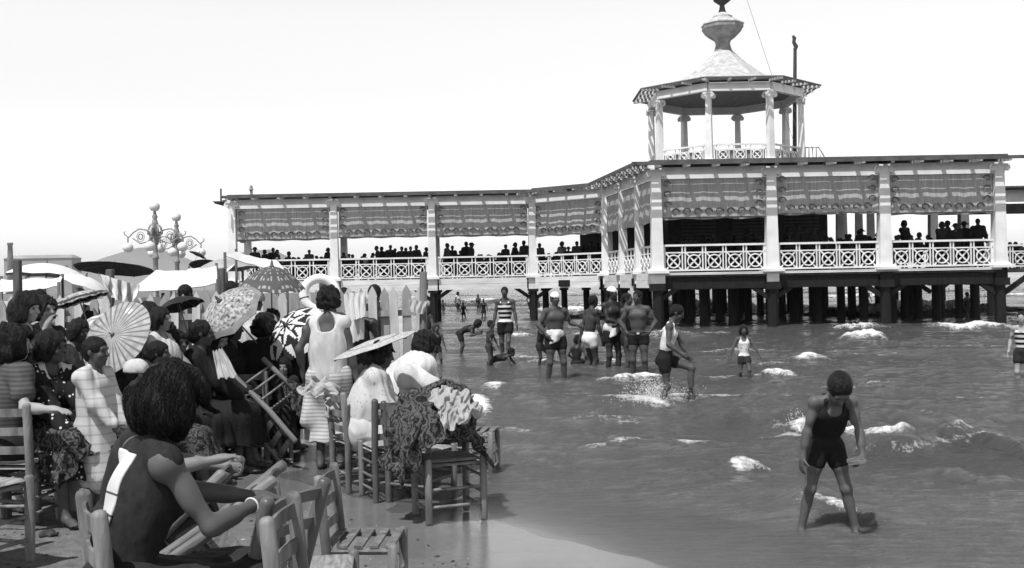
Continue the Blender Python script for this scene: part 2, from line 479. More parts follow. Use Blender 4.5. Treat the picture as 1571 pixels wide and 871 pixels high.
def water_material():
    m = bpy.data.materials.new('sea_water')
    m.use_nodes = True
    n, l = m.node_tree.nodes, m.node_tree.links
    b = n['Principled BSDF']
    tc = n.new('ShaderNodeTexCoord')
    def noise(sc, det, stretch=(1, 1, 1), rough=.5):
        mp = n.new('ShaderNodeMapping'); mp.inputs['Scale'].default_value = stretch
        l.new(tc.outputs['Object'], mp.inputs['Vector'])
        z = n.new('ShaderNodeTexNoise'); z.inputs['Scale'].default_value = sc; z.inputs['Detail'].default_value = det; z.inputs['Roughness'].default_value = rough
        l.new(mp.outputs['Vector'], z.inputs['Vector'])
        return z.outputs['Fac']
    def math_(op, a, b_, clamp=False):
        k = n.new('ShaderNodeMath'); k.operation = op; k.use_clamp = clamp
        for i, x in enumerate((a, b_)):
            if isinstance(x, (int, float)): k.inputs[i].default_value = x
            elif x is not None: l.new(x, k.inputs[i])
        return k.outputs[0]
    at = n.new('ShaderNodeAttribute'); at.attribute_name = 'foam'
    fo = at.outputs['Fac']
    br = math_('ADD', math_('MULTIPLY', noise(4.5, 7, (1, .8, 1), .72), 2.0), math_('MULTIPLY', noise(21, 5, (1, .9, 1), .7), 1.5))
    f = math_('SUBTRACT', math_('ADD', fo, br), 2.22)
    mr = n.new('ShaderNodeMapRange'); mr.inputs['From Min'].default_value = 0.0; mr.inputs['From Max'].default_value = .42
    l.new(f, mr.inputs['Value'])
    # foam only where the breaker attribute is present
    gate = n.new('ShaderNodeMapRange'); gate.inputs['From Min'].default_value = .12; gate.inputs['From Max'].default_value = .4
    l.new(fo, gate.inputs['Value'])
    fm = math_('MULTIPLY', mr.outputs[0], gate.outputs[0], True)
    body = n.new('ShaderNodeValToRGB')
    body.color_ramp.elements[0].color = (.045, .045, .045, 1); body.color_ramp.elements[1].color = (.105, .105, .105, 1)
    sh = n.new('ShaderNodeAttribute'); sh.attribute_name = 'shallow'     # pale sand stirred up in the shallows
    l.new(math_('ADD', math_('MULTIPLY', noise(.35, 4, (1, 2.2, 1)), .55), math_('MULTIPLY', sh.outputs['Fac'], .75), True), body.inputs['Fac'])
    mx = n.new('ShaderNodeMix'); mx.data_type = 'RGBA'
    l.new(fm, mx.inputs[0]); l.new(body.outputs['Color'], mx.inputs[6]); mx.inputs[7].default_value = (.90, .90, .90, 1)
    l.new(mx.outputs[2], b.inputs['Base Color'])
    l.new(math_('ADD', math_('MULTIPLY', fm, .75), .10), b.inputs['Roughness'])
    b.inputs['IOR'].default_value = 1.45
    l.new(math_('SUBTRACT', .45, math_('MULTIPLY', fm, .45)), b.inputs['Subsurface Weight'])   # turbid water: light spreads inside it
    b.inputs['Subsurface Radius'].default_value = (.30, .30, .30); b.inputs['Subsurface Scale'].default_value = 1.0
    hgt = math_('ADD', math_('MULTIPLY', noise(3.5, 5, (1, 2.2, 1), .6), 1.0), math_('MULTIPLY', noise(15, 5, (1, 2.4, 1), .65), .42))
    hgt = math_('ADD', hgt, math_('MULTIPLY', noise(42, 3, (1, 1.6, 1)), .12))
    hgt = math_('ADD', hgt, math_('MULTIPLY', math_('MULTIPLY', fm, br), .25))
    # the thin film on the sand lies calm
    calm = n.new('ShaderNodeAttribute'); calm.attribute_name = 'calm'
    bp = n.new('ShaderNodeBump'); bp.inputs['Distance'].default_value = .14
    l.new(calm.outputs['Fac'], bp.inputs['Strength'])
    l.new(hgt, bp.inputs['Height'])
    l.new(bp.outputs['Normal'], b.inputs['Normal'])
    return m
M['water'] = water_material()
s_ = X - np.interp(Y, XS_Y, XS_X)
calm = np.clip((s_ + .3) / 1.9, 0.035, 1) * .8
at_ = wme.attributes.new('calm', 'FLOAT', 'POINT')
at_.data.foreach_set('value', calm.astype(np.float32).ravel())
at_ = wme.attributes.new('shallow', 'FLOAT', 'POINT')
at_.data.foreach_set('value', (np.exp(-np.clip(s_, 0, 50) / 2.2) * np.clip(1.6 - Y / 14, .15, 1)).astype(np.float32).ravel())
sea = link('sea', wme, None, M['water'])
tag(sea, 'choppy grey sea with small white breakers rolling to the beach', 'sea', kind='structure')
# open water out to the horizon
mb = MB(); mb.add([(-9000, 400, -.35), (9000, 400, -.35), (9000, 15000, -.35), (-9000, 15000, -.35), (390, 3, -.35), (390, 400, -.35), (9000, 3, -.35)], [(0, 1, 2, 3), (4, 6, 1, 5)])
me = mb.mesh('open_sea')
for nm, v in (('foam', 0.0), ('calm', .8)):
    a_ = me.attributes.new(nm, 'FLOAT', 'POINT'); a_.data.foreach_set('value', [v] * len(me.vertices))
tag(link('open_sea', me, None, M['water']), 'open sea running out to the horizon beyond the pier', 'sea', kind='structure')

def sand_material():
    m = bpy.data.materials.new('beach_sand')
    m.use_nodes = True
    n, l = m.node_tree.nodes, m.node_tree.links
    b = n['Principled BSDF']
    g = n.new('ShaderNodeNewGeometry')
    sp = n.new('ShaderNodeSeparateXYZ'); l.new(g.outputs['Position'], sp.inputs[0])
    nz = n.new('ShaderNodeTexNoise'); nz.inputs['Scale'].default_value = 2.2; nz.inputs['Detail'].default_value = 6
    l.new(g.outputs['Position'], nz.inputs['Vector'])
    ad = n.new('ShaderNodeMath'); ad.operation = 'MULTIPLY_ADD'; ad.inputs[1].default_value = .05; l.new(nz.outputs['Fac'], ad.inputs[0]); l.new(sp.outputs['Z'], ad.inputs[2])
    wet = n.new('ShaderNodeMapRange'); wet.inputs['From Min'].default_value = .050; wet.inputs['From Max'].default_value = .085
    l.new(ad.outputs[0], wet.inputs['Value'])             # 0 wet .. 1 dry, by height above the water
    n2 = n.new('ShaderNodeTexNoise'); n2.inputs['Scale'].default_value = 9; n2.inputs['Detail'].default_value = 8; n2.inputs['Roughness'].default_value = .7
    l.new(g.outputs['Position'], n2.inputs['Vector'])
    dry = n.new('ShaderNodeValToRGB')
    dry.color_ramp.elements[0].color = (.10, .10, .10, 1); dry.color_ramp.elements[1].color = (.24, .24, .24, 1)
    dry.color_ramp.elements[0].position = .3; dry.color_ramp.elements[1].position = .7
    l.new(n2.outputs['Fac'], dry.inputs['Fac'])
    wc = n.new('ShaderNodeValToRGB')
    wc.color_ramp.elements[0].color = (.13, .13, .13, 1); wc.color_ramp.elements[1].color = (.20, .20, .20, 1)
    l.new(n2.outputs['Fac'], wc.inputs['Fac'])
    mx = n.new('ShaderNodeMix'); mx.data_type = 'RGBA'
    l.new(wet.outputs[0], mx.inputs[0]); l.new(wc.outputs['Color'], mx.inputs[6]); l.new(dry.outputs['Color'], mx.inputs[7])
    l.new(mx.outputs[2], b.inputs['Base Color'])
    ro = n.new('ShaderNodeMapRange'); ro.inputs['To Min'].default_value = .16; ro.inputs['To Max'].default_value = .9
    l.new(wet.outputs[0], ro.inputs['Value']); l.new(ro.outputs[0], b.inputs['Roughness'])
    spc = n.new('ShaderNodeMapRange'); spc.inputs['To Min'].default_value = 1.0; spc.inputs['To Max'].default_value = .25
    l.new(wet.outputs[0], spc.inputs['Value']); l.new(spc.outputs[0], b.inputs['Specular IOR Level'])
    n3 = n.new('ShaderNodeTexNoise'); n3.inputs['Scale'].default_value = 30; n3.inputs['Detail'].default_value = 6; n3.inputs['Roughness'].default_value = .7
    l.new(g.outputs['Position'], n3.inputs['Vector'])
    bs = n.new('ShaderNodeMapRange'); bs.inputs['To Min'].default_value = .05; bs.inputs['To Max'].default_value = .9
    l.new(wet.outputs[0], bs.inputs['Value'])
    bp = n.new('ShaderNodeBump'); bp.inputs['Distance'].default_value = .03
    l.new(bs.outputs[0], bp.inputs['Strength']); l.new(n3.outputs['Fac'], bp.inputs['Height'])
    l.new(bp.outputs['Normal'], b.inputs['Normal'])
    return m
M['sand'] = sand_material()
yv = np.concatenate([np.linspace(-20, 2.5, 30), 2.5 * (40 / 2.5) ** np.linspace(0, 1, 420)[1:], 40 * (6000 / 40) ** np.linspace(0, 1, 90)[1:]])
tv = np.linspace(-1, 1, 420)
Yb = np.repeat(yv[:, None], 420, 1)
wid = np.maximum(np.abs(yv), 6)[:, None]
Xb = np.interp(Yb, XS_Y, XS_X) - .2 * wid + tv[None, :] * wid * np.where(tv[None, :] < 0, .75, .35) - 0 * Yb
beach = link('beach', grid_mesh('beach', Xb, Yb, sand_h(Xb, Yb)), None, M['sand'])
tag(beach, 'trodden sandy beach, wet and shining along the water', 'beach', kind='structure')
mb = MB(); mb.add([(-9000, -400, -1.4), (9000, -400, -1.4), (9000, 15500, -1.4), (-9000, 15500, -1.4)], [(0, 1, 2, 3)])
tag(mb.build('ground', M['sand']), 'sandy ground and sea bed', 'ground', kind='structure')

# hills far inland
hx = np.linspace(-2600, -700, 140); hy = np.linspace(3600, 4600, 24)
HX, HY = np.meshgrid(hx, hy)
prof = np.interp(hx, [-2600, -2150, -1950, -1700, -1560, -1440, -1350, -1250, -1130, -1050, -950, -860, -700], [70, 70, 80, 95, 140, 175, 160, 110, 100, 150, 165, 120, 0])[None, :]
HZ = prof * np.sin(np.clip((HY - 3600) / 1000, 0, 1) * math.pi) ** .7 + 9 * wob(HX, HY, .01, 41) + 4 * wob(HX, HY, .03, 42) - 8
tag(link('hills', grid_mesh('hills', HX, HY, HZ), None, M['hill']), 'low hazy hills on the far shore', 'hills', kind='structure')
# ------------------------------------------------------------------ the pier pavilion
ZD = 1.92            # deck
ZR = 5.55            # underside of the eaves at the wall line
RAIL = 0.96
DW, DF = 46.1, 36.1  # distance of the walkway front and of the pavilion front
pier = empty('pier_pavilion', (5, 42, 0))
PO = Vector((5, 42, 0))
tag(pier, 'white timber pier pavilion on dark piles with covered walkway and octagonal lookout', 'pier')
def pb(mb, name, m, parent=None, smooth=False):
    """a mesh written in world coordinates becomes a part of the pier (or of one of its parts)"""
    mb.v = [(v[0] - PO.x, v[1] - PO.y, v[2]) for v in mb.v]
    return mb.build(name, m, parent or pier, smooth)

def column(x, y, z0, z1, w=.36, ang=0.0):
    R = Matrix.Rotation(ang, 3, 'Z')
    c = MB().frustum((0, 0, z0 + .16), (w, w), (0, 0, z1 - .34), (w * .78, w * .78))
    c.box((0, 0, z1 - .03), (w * .9, w * .9, .06))
    o = pb(_put(c, x, y, R), 'column', M['white_paint'])
    p = MB().box((0, 0, z0 + .05), (w * 1.75, w * 1.75, .1)).frustum((0, 0, z0 + .1), (w * 1.5, w * 1.5), (0, 0, z0 + .17), (w * 1.12, w * 1.12))
    pb(_put(p, x, y, R), 'plinth', M['white_paint'], o)
    q = MB().box((0, 0, z1 - .09), (w * 1.45, w * 1.25, .07))
    for s in (-1, 1):                                              # scrolls of the capital
        for yy_ in (-1, 1):
            q.lathe([(.02, -.03), (.105, -.03), (.105, .03), (.02, .03)], (0, 0, 0), 12)
            k = len(q.v) - 48
            q.v[k:] = [(s * (w * .62) + v[0], yy_ * w * .45 + v[2], z1 - .2 + v[1]) for v in q.v[k:]]
    q.frustum((0, 0, z1 - .34), (w * .80, w * .80), (0, 0, z1 - .125), (w * 1.1, w * 1.1))
    pb(_put(q, x, y, R), 'capital', M['white_paint'], o)
    return o
def _put(mb, x, y, R, z=0.0):
    mb.v = [tuple(R @ Vector(v) + Vector((x, y, z))) for v in mb.v]
    return mb

def railing(a, b, z0, n=5, h=RAIL, inset=.22, post=.045, name='railing', shade_panel=False):
    """white rail of squares with a ring and a saltire in each, between two columns"""
    a, b = Vector((a[0], a[1], 0)), Vector((b[0], b[1], 0))
    d = b - a; L = d.length; d.normalize()
    R = Matrix.Rotation(math.atan2(d.y, d.x), 3, 'Z')
    x0, x1 = inset, L - inset
    mb = MB()
    zt, zu, zb = z0 + h, z0 + h * .74, z0 + .1
    mb.box(((x0 + x1) / 2, 0, zt), (x1 - x0, .10, .07))
    mb.box(((x0 + x1) / 2, 0, zu), (x1 - x0, post, .045))
    mb.box(((x0 + x1) / 2, 0, zb), (x1 - x0, post * 1.3, .06))
    pw = (x1 - x0) / n
    zc = (zu + zb) / 2; hh = (zu - zb) / 2
    for i in range(n):
        xc = x0 + (i + .5) * pw
        sq = min(hh, pw * .40)
        for s in (-1, 1):
            mb.box((xc + s * (sq + .02), 0, (zb + zt) / 2), (post, post * .9, zt - zb - .05))
        for s in (-1, 1):
            mb.beam((xc - sq, .012 * s, zc - s * hh * .98), (xc + sq, .012 * s, zc + s * hh * .98), .03, .05)
        ring = [(xc + sq * .78 * math.cos(t), -.03, zc + sq * .78 * math.sin(t)) for t in np.linspace(0, 6.2832, 13)[:-1]]
        mb.path(ring, .026, 5, closed=True)
    for x in (x0, x1): mb.box((x, 0, (zb + zt) / 2), (post * 1.4, post, zt - zb))
    fin_ = lambda q: [tuple(R @ Vector((v[0], v[1], 0)) + a + Vector((0, 0, v[2]))) for v in q.v]
    mb.v = fin_(mb)
    o = pb(mb, name, M['white_paint'])
    if shade_panel:  # added grey sheet: stands in for the shaded far rail seen through the squares
        q = MB().box(((x0 + x1) / 2, .06, zc), (x1 - x0, .012, 2 * hh - .06)); q.v = fin_(q)
        pb(q, 'rail_shade_panel', M['lath'], o)
    return o

def awning(a, b, zt, zb, scroll=True, inset=.2):
    """cloth blind hung between two columns, gently rippled, scrollwork along its edges"""
    a, b = Vector((a[0], a[1], 0)), Vector((b[0], b[1], 0))
    d = b - a; L = d.length; d.normalize(); nrm = Vector((d.y, -d.x, 0))
    nu, nv = 44, 9
    vs, fs = [], []
    ph = random.random() * 6
    for side in (0, .012):
        o = len(vs)
        for j in range(nv):
            for i in range(nu):
                u = inset + (L - 2 * inset) * i / (nu - 1); t = j / (nv - 1)
                rip = (.018 * math.sin(u * 7 + ph) + .012 * math.sin(u * 17 + 2 * ph)) * t + .05 * t * math.sin(t * 2.2)
                p = a + d * u + nrm * (rip - side)
                vs.append((p.x, p.y, zt + (zb - zt) * t + .02 * math.sin(u * 5 + ph) * t))
        for j in range(nv - 1):
            for i in range(nu - 1):
                q = o + j * nu + i
                fs.append((q, q + nu, q + nu + 1, q + 1) if side == 0 else (q, q + 1, q + nu + 1, q + nu))
    o = pb(MB().add(vs, fs), 'awning', M['awning'], smooth=True)
    if scroll:
        mb = MB()
        def curl(u, z, s, flip, r=.16):
            pts = []
            for k in range(12):
                t = k / 11
                rad = r * (1 - .8 * t); an = flip * (t * 5.4) + (math.pi if s < 0 else 0)
                p = a + d * (u + rad * math.cos(an)) + nrm * .07
                pts.append((p.x, p.y, z + rad * math.sin(an)))
            mb.path(pts, [.026 * (1 - .4 * k / 11) for k in range(12)], 5, flat=1.0)
        u = inset + .45
        while u < L - inset - .3:
            curl(u, zb + .25, 1, 1); u += .38
        for s, ux in ((1, inset + .17), (-1, L - inset - .17)):
            z = zb + .5
            while z < zt - .1:
                curl(ux, z, s, s, .15); z += .36
        for zz in (zb + .05,):
            p, q = a + d * inset + nrm * .075, a + d * (L - inset) + nrm * .075
            mb.beam((p.x, p.y, zz), (q.x, q.y, zz), .02, .05)
        pb(mb, 'scrollwork', M['awning_dark'], o)
    return o

def eave(a, b, z, out=.95, n_raft=None, back=.25, ext=(0, 0)):
    """frieze board on the wall line, rafters over it and laths across the rafters"""
    a, b = Vector((a[0], a[1], 0)), Vector((b[0], b[1], 0))
    d = b - a; L = d.length; d.normalize(); nrm = Vector((d.y, -d.x, 0))
    def P(u, o, zz): p = a + d * u + nrm * o; return Vector((p.x, p.y, zz))
    fr = MB().beam(P(0, .0, z - .17), P(L, .0, z - .17), .16, .40)
    pb(fr, 'frieze', M['white_paint'])
    n = n_raft or max(2, round(L / 1.06))
    for i in range(n + 1):
        u = L * i / n
        pb(MB().beam(P(u, -back, z + .09), P(u, out, z + .03), .12, .13), 'rafter', M['white_paint'])
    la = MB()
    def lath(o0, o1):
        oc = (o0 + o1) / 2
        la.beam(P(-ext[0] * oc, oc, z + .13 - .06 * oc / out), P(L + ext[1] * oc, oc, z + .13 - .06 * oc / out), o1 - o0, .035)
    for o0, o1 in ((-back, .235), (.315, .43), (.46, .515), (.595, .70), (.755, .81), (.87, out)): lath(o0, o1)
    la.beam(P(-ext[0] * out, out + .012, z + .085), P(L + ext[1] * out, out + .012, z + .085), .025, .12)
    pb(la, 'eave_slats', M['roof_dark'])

xL = at(357, 350, DW).x                       # left end of the walkway
cx_left = [xL] + [at(p, 420, DW).x for p in (514, 664, 818)]
pD0 = (cx_left[3], DW)                        # start of the slanting bay
pD1 = (at(932, 400, 43.4).x, 43.4)
pF = [at(p, 400, DF).x for p in (1008, 1184, 1357, 1533)]
side = [pD1] + [(pD1[0] + (pF[0] - pD1[0]) * t, 43.4 + (DF - 43.4) * t) for t in (.36, .69)] + [(pF[0], DF)]
# ---- walkway: front and back columns, rails, blinds, eaves
WB = DW + 2.6
for x in cx_left: column(x, DW, ZD, ZR)
for x in cx_left[:4]: column(x, WB, ZD, ZR, .32)
for i in range(3):
    a, b = (cx_left[i], DW), (cx_left[i + 1], DW)
    railing(a, b, ZD, 5)
    awning(a, b, ZR - .36, ZR - 1.78 + random.uniform(-.07, .07))
    eave(a, b, ZR, ext=(.0, .0) if i else (.25, 0))
    railing((cx_left[i], WB), (cx_left[i + 1], WB), ZD, 5)
    pb(MB().box(((a[0] + b[0]) / 2, WB, ZR - .2), (b[0] - a[0], .14, .34)), 'back_beam', M['white_paint'])
awning((xL, WB), (xL, DW), ZR - .36, ZR - 1.78, False, .25)
eave((xL, WB), (xL, DW), ZR, .22, 3)
# roof of the walkway, open rafters over boards
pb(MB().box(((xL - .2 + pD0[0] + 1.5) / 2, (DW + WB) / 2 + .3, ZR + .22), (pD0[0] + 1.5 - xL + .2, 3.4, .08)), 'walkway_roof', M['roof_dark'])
# ---- slanting bay and receding side
column(pD1[0], pD1[1], ZD, ZR, .36, math.radians(-45))
for p in side[1:3]: column(p[0], p[1], ZD, ZR, .34)
railing(pD0, pD1, ZD, 5); awning(pD0, pD1, ZR - .36, ZR - 1.85); eave(pD0, pD1, ZR, n_raft=4, ext=(-.4, -.2))
for i in range(3):
    railing(side[i], side[i + 1], ZD, 4, inset=.2)
    awning(side[i], side[i + 1], ZR - .36, ZR - 1.85, False)
    eave(side[i], side[i + 1], ZR, n_raft=3, ext=(-.9 if i == 0 else 0, .95 if i == 2 else 0))
# ---- pavilion front
for x in pF: column(x, DF, ZD, ZR, .42)
for i in range(3):
    a, b = (pF[i], DF), (pF[i + 1], DF)
    railing(a, b, ZD, 5); awning(a, b, ZR - .36, ZR - 1.72 + random.uniform(-.06, .06))
    eave(a, b, ZR, n_raft=4, ext=(.98 if i == 0 else 0, .5 if i == 2 else 0))
# right flank and the walkway going on to the right behind it
RF = [(pF[3], DF), (pF[3] + .3, 39.6), (pF[3] + .6, 43.2)]
for p in RF[1:]: column(p[0], p[1], ZD, ZR, .36)
for i in range(2): railing(RF[i], RF[i + 1], ZD, 4)
xr = pF[3] + .6
for i in range(4):
    railing((xr + 4.2 * i, 43.2), (xr + 4.2 * (i + 1), 43.2), ZD, 5)
    column(xr + 4.2 * (i + 1), 43.2, ZD, ZR - .5, .36)
pb(MB().box((xr + 8.4, 43.2, ZR - .62), (16.6, .18, .5)), 'frieze', M['white_paint'])
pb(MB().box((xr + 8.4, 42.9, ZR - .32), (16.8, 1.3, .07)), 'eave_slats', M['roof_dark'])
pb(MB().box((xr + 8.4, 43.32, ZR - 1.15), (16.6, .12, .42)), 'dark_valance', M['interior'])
# pavilion back row and inner bar room
YB = 52.0
for x in (pF[0] + 1, pF[1], pF[2] - .2, pF[2] + 1.9, pF[3] - .3): column(x, YB, ZD, ZR, .34)
for x in (pF[2] - .3, pF[2] + 1.9, pF[2] + 3.3, pF[3] - 1.2): column(x, 47.0, ZD, ZR, .32)
railing((pD1[0], YB), (pF[3] + .5, YB), ZD, 22)
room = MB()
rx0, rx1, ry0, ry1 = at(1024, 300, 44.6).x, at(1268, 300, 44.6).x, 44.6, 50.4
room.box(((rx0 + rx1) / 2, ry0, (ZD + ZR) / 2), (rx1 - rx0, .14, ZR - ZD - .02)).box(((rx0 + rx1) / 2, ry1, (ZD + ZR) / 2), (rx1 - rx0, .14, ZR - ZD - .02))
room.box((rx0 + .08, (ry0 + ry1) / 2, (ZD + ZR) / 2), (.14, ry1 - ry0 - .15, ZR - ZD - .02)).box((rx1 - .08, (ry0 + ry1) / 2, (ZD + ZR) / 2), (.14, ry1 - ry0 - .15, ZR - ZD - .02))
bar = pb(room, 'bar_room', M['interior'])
sh = MB()
for k in range(3):
    x = rx0 + .55 + k * (rx1 - rx0) / 3.1
    for j in range(18): sh.box((x + .75, ry0 - .10, ZD + .5 + j * .15), (1.5, .03, .07))
pb(sh, 'louvre', M['shutter'], bar)
# room behind the slanting bay seen as grey shutters
bx0 = at(890, 380, 47.6).x
pb(MB().box((bx0 + 2.0, 47.6, ZD + 1.2), (4.0, .12, 2.4)), 'shutter', M['shutter'])
# ---- pavilion roof slab
rf = MB()
poly = [(pD0[0], DW - .2), (pD1[0] - .1, pD1[1] + .1), (pF[0] - .15, DF - .05), (pF[3] + .35, DF - .05), (pF[3] + .9, 43.4), (pF[3] + .9, YB + .6), (pD0[0] - .2, YB + .6)]
rf.add([(x, y, ZR + .16) for x, y in poly] + [(x, y, ZR + .3) for x, y in poly], [tuple(range(6, -1, -1)), tuple(range(7, 14))] + [(i, (i + 1) % 7, 7 + (i + 1) % 7, 7 + i) for i in range(7)])
pb(rf, 'pavilion_roof', M['roof_dark'])
# ---- decks
dk = MB()
dp = [(pD0[0], DW - .12), (pD1[0] - .1, pD1[1] - .1), (pF[0] - .15, DF - .16), (pF[3] + .2, DF - .16), (pF[3] + .7, 43.1), (pF[3] + 18, 43.1), (pF[3] + 18, YB + .4), (pD0[0], YB + .4)]
nd = len(dp)
dk.add([(x, y, ZD - .14) for x, y in dp] + [(x, y, ZD) for x, y in dp], [tuple(range(nd - 1, -1, -1)), tuple(range(nd, 2 * nd))] + [(i, (i + 1) % nd, nd + (i + 1) % nd, nd + i) for i in range(nd)])
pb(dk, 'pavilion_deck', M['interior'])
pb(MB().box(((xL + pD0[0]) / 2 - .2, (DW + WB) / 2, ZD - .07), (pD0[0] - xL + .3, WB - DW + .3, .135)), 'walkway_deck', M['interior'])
def fascia(a, b, ztop, h, m='fascia', gap=.28, off=.17):
    a, b = Vector((a[0], a[1], 0)), Vector((b[0], b[1], 0)); d = (b - a).normalized(); nn = Vector((d.y, -d.x, 0)) * off
    p, q = a + d * gap + nn, b - d * gap + nn
    mb = MB()
    for j in range(2):
        z = ztop - h * (j + .5) / 2
        mb.beam((p.x, p.y, z), (q.x, q.y, z), .05, h / 2 - .008)
    pb(mb, 'fascia', M[m])
for i in range(3): fascia((cx_left[i], DW), (cx_left[i + 1], DW), ZD + .02, .50)
fascia(pD0, pD1, ZD + .02, .50)
for i in range(3): fascia(side[i], side[i + 1], ZD + .02, .52, gap=.14)
for i in range(3):
    a, b = (pF[i], DF), (pF[i + 1], DF)
    fascia(a, b, ZD + .02, .09, gap=.0)
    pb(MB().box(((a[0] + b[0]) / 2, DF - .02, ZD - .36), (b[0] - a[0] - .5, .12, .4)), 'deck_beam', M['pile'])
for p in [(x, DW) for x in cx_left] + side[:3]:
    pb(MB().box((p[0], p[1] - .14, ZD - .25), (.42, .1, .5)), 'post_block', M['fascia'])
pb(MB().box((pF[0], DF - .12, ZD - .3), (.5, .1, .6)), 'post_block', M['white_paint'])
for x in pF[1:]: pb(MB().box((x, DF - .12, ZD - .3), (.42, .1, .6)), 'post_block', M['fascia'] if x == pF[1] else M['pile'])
# ---- piles and braces
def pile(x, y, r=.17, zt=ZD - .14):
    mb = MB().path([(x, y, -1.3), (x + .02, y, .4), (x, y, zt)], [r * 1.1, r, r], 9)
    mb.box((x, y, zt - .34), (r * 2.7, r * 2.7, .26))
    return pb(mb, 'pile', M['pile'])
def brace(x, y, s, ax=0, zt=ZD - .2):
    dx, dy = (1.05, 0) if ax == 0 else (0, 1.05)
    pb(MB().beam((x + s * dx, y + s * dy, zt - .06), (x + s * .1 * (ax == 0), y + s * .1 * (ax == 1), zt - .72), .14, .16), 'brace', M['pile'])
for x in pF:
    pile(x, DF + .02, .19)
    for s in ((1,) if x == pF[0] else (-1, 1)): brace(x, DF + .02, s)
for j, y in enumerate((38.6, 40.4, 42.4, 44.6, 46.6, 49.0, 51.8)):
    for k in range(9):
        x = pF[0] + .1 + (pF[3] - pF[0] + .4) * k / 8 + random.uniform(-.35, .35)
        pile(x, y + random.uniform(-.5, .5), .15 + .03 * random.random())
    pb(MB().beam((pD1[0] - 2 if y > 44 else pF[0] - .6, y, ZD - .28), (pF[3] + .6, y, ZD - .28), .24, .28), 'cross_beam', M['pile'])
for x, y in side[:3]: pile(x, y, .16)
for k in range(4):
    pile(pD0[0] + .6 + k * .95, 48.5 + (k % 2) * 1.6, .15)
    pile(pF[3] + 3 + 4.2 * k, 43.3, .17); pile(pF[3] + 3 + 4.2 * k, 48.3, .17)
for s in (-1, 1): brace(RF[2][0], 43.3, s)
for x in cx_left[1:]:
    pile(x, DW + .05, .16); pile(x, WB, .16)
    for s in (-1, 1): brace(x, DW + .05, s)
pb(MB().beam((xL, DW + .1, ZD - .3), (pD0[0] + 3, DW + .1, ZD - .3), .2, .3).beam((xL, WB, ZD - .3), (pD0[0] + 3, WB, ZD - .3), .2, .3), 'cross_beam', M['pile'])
# ---- octagonal lookout on the roof
TX, TY, TZ, TR = 9.28, 45.0, ZR + .83, 3.22
def octp(r, k): t = math.radians(-90 + 22.5 + 45 * k); return (TX + r * math.cos(t), TY + r * math.sin(t))
tw0, tw1 = 5.02, 0
zt0 = TZ; zt1 = TZ + 2.90
base = MB().lathe([(TR + .22, -.30), (TR + .22, .24), (TR + .30, .26), (TR + .30, .34)], (TX, TY, TZ - .34), 8, math.radians(22.5))
pb(base, 'lookout_floor', M['white_paint'])
for k in range(8):
    x, y = octp(TR, k)
    column(x, y, zt0, zt1, .275, math.radians(22.5 + 45 * k))
    if k != 1: railing(octp(TR, k), octp(TR, k + 1), zt0, 3, .74, .2, .04, shade_panel=True)
    a, b = octp(TR + .02, k), octp(TR + .02, k + 1)
    mb = MB().beam((a[0], a[1], zt1 + .16), (b[0], b[1], zt1 + .16), .2, .34)
    pb(mb, 'frieze', M['white_paint'])
    d = (Vector(b) - Vector(a)); L = d.length; d.normalize(); nn = Vector((d.y, -d.x))
    la = MB()
    for i in range(4):
        u = L * i / 3
        p, q = Vector(a) + d * u, Vector(a) + d * (L / 2 + (u - L / 2) * 1.2) + nn * .72
        pb(MB().beam((p.x, p.y, zt1 + .40), (q.x, q.y, zt1 + .36), .09, .09), 'rafter', M['white_paint'])
    for o0, o1 in ((0, .1), (.17, .27), (.33, .42), (.50, .60), (.66, .78)):
        oc = (o0 + o1) / 2; e = oc * .41
        p, q = Vector(a) - d * e + nn * oc, Vector(b) + d * e + nn * oc
        zz = zt1 + .46 - .05 * oc
        la.beam((p.x, p.y, zz), (q.x, q.y, zz), o1 - o0, .03)
    pb(la, 'eave_slats', M['lath'])
s8 = math.radians(22.5)
prof = [(TR + .02, .44), (TR - .1, .50), (2.75, .60), (2.15, .86), (1.55, 1.22), (1.02, 1.64), (.62, 2.02), (.44, 2.2)]
pb(MB().lathe([(r, zt1 + z) for r, z in prof], (TX, TY, 0), 8, s8), 'lookout_roof', M['roof_white'])
pb(MB().lathe([(TR - .1, zt1 + .3), (TR - .1, zt1 + .34)], (TX, TY, 0), 8, s8), 'lookout_ceiling', M['lath'])
prof = [(.44, 2.19), (.36, 2.34), (.31, 2.55), (.36, 2.70), (.60, 2.86), (.78, 3.02), (.86, 3.16), (.90, 3.20), (.90, 3.36)]
fin = pb(MB().lathe([(r, zt1 + z) for r, z in prof], (TX, TY, 0), 8, s8), 'lantern', M['lead'])
pb(MB().lathe([(r, zt1 + z) for r, z in ((.93, 3.36), (.93, 3.40), (.72, 3.52), (.50, 3.64), (.44, 3.66), (.44, 3.74), (.25, 3.84), (.16, 3.92))], (TX, TY, 0), 8, s8), 'lantern_cap', M['roof_white'], fin)
pb(MB().lathe([(r, zt1 + z) for r, z in ((.17, 3.91), (.13, 4.05), (.10, 4.22), (.2, 4.3), (.36, 4.42), (.42, 4.6), (.36, 4.8), (.18, 4.93), (.02, 4.98))], (TX, TY, 0), 16), 'finial', M['iron'], fin, True)
# stair rail beside the lookout
st = MB()
q0 = Vector((*octp(TR, 1), TZ))
for i in range(7):
    x = q0.x + .14 + i * .155; drop = 0 if i < 5 else (i - 4) * .28
    st.rod((x, q0.y + .5, TZ - .1 - drop), (x, q0.y + .5, TZ + .82 - drop), .028, 6)
st.path([(q0.x + .1, q0.y + .5, TZ + .84), (q0.x + .86, q0.y + .5, TZ + .84), (q0.x + 1.12, q0.y + .5, TZ + .4), (q0.x + 1.3, q0.y + .5, TZ - .05)], .035, 6)
pb(st, 'stair_rail', M['white_paint'])
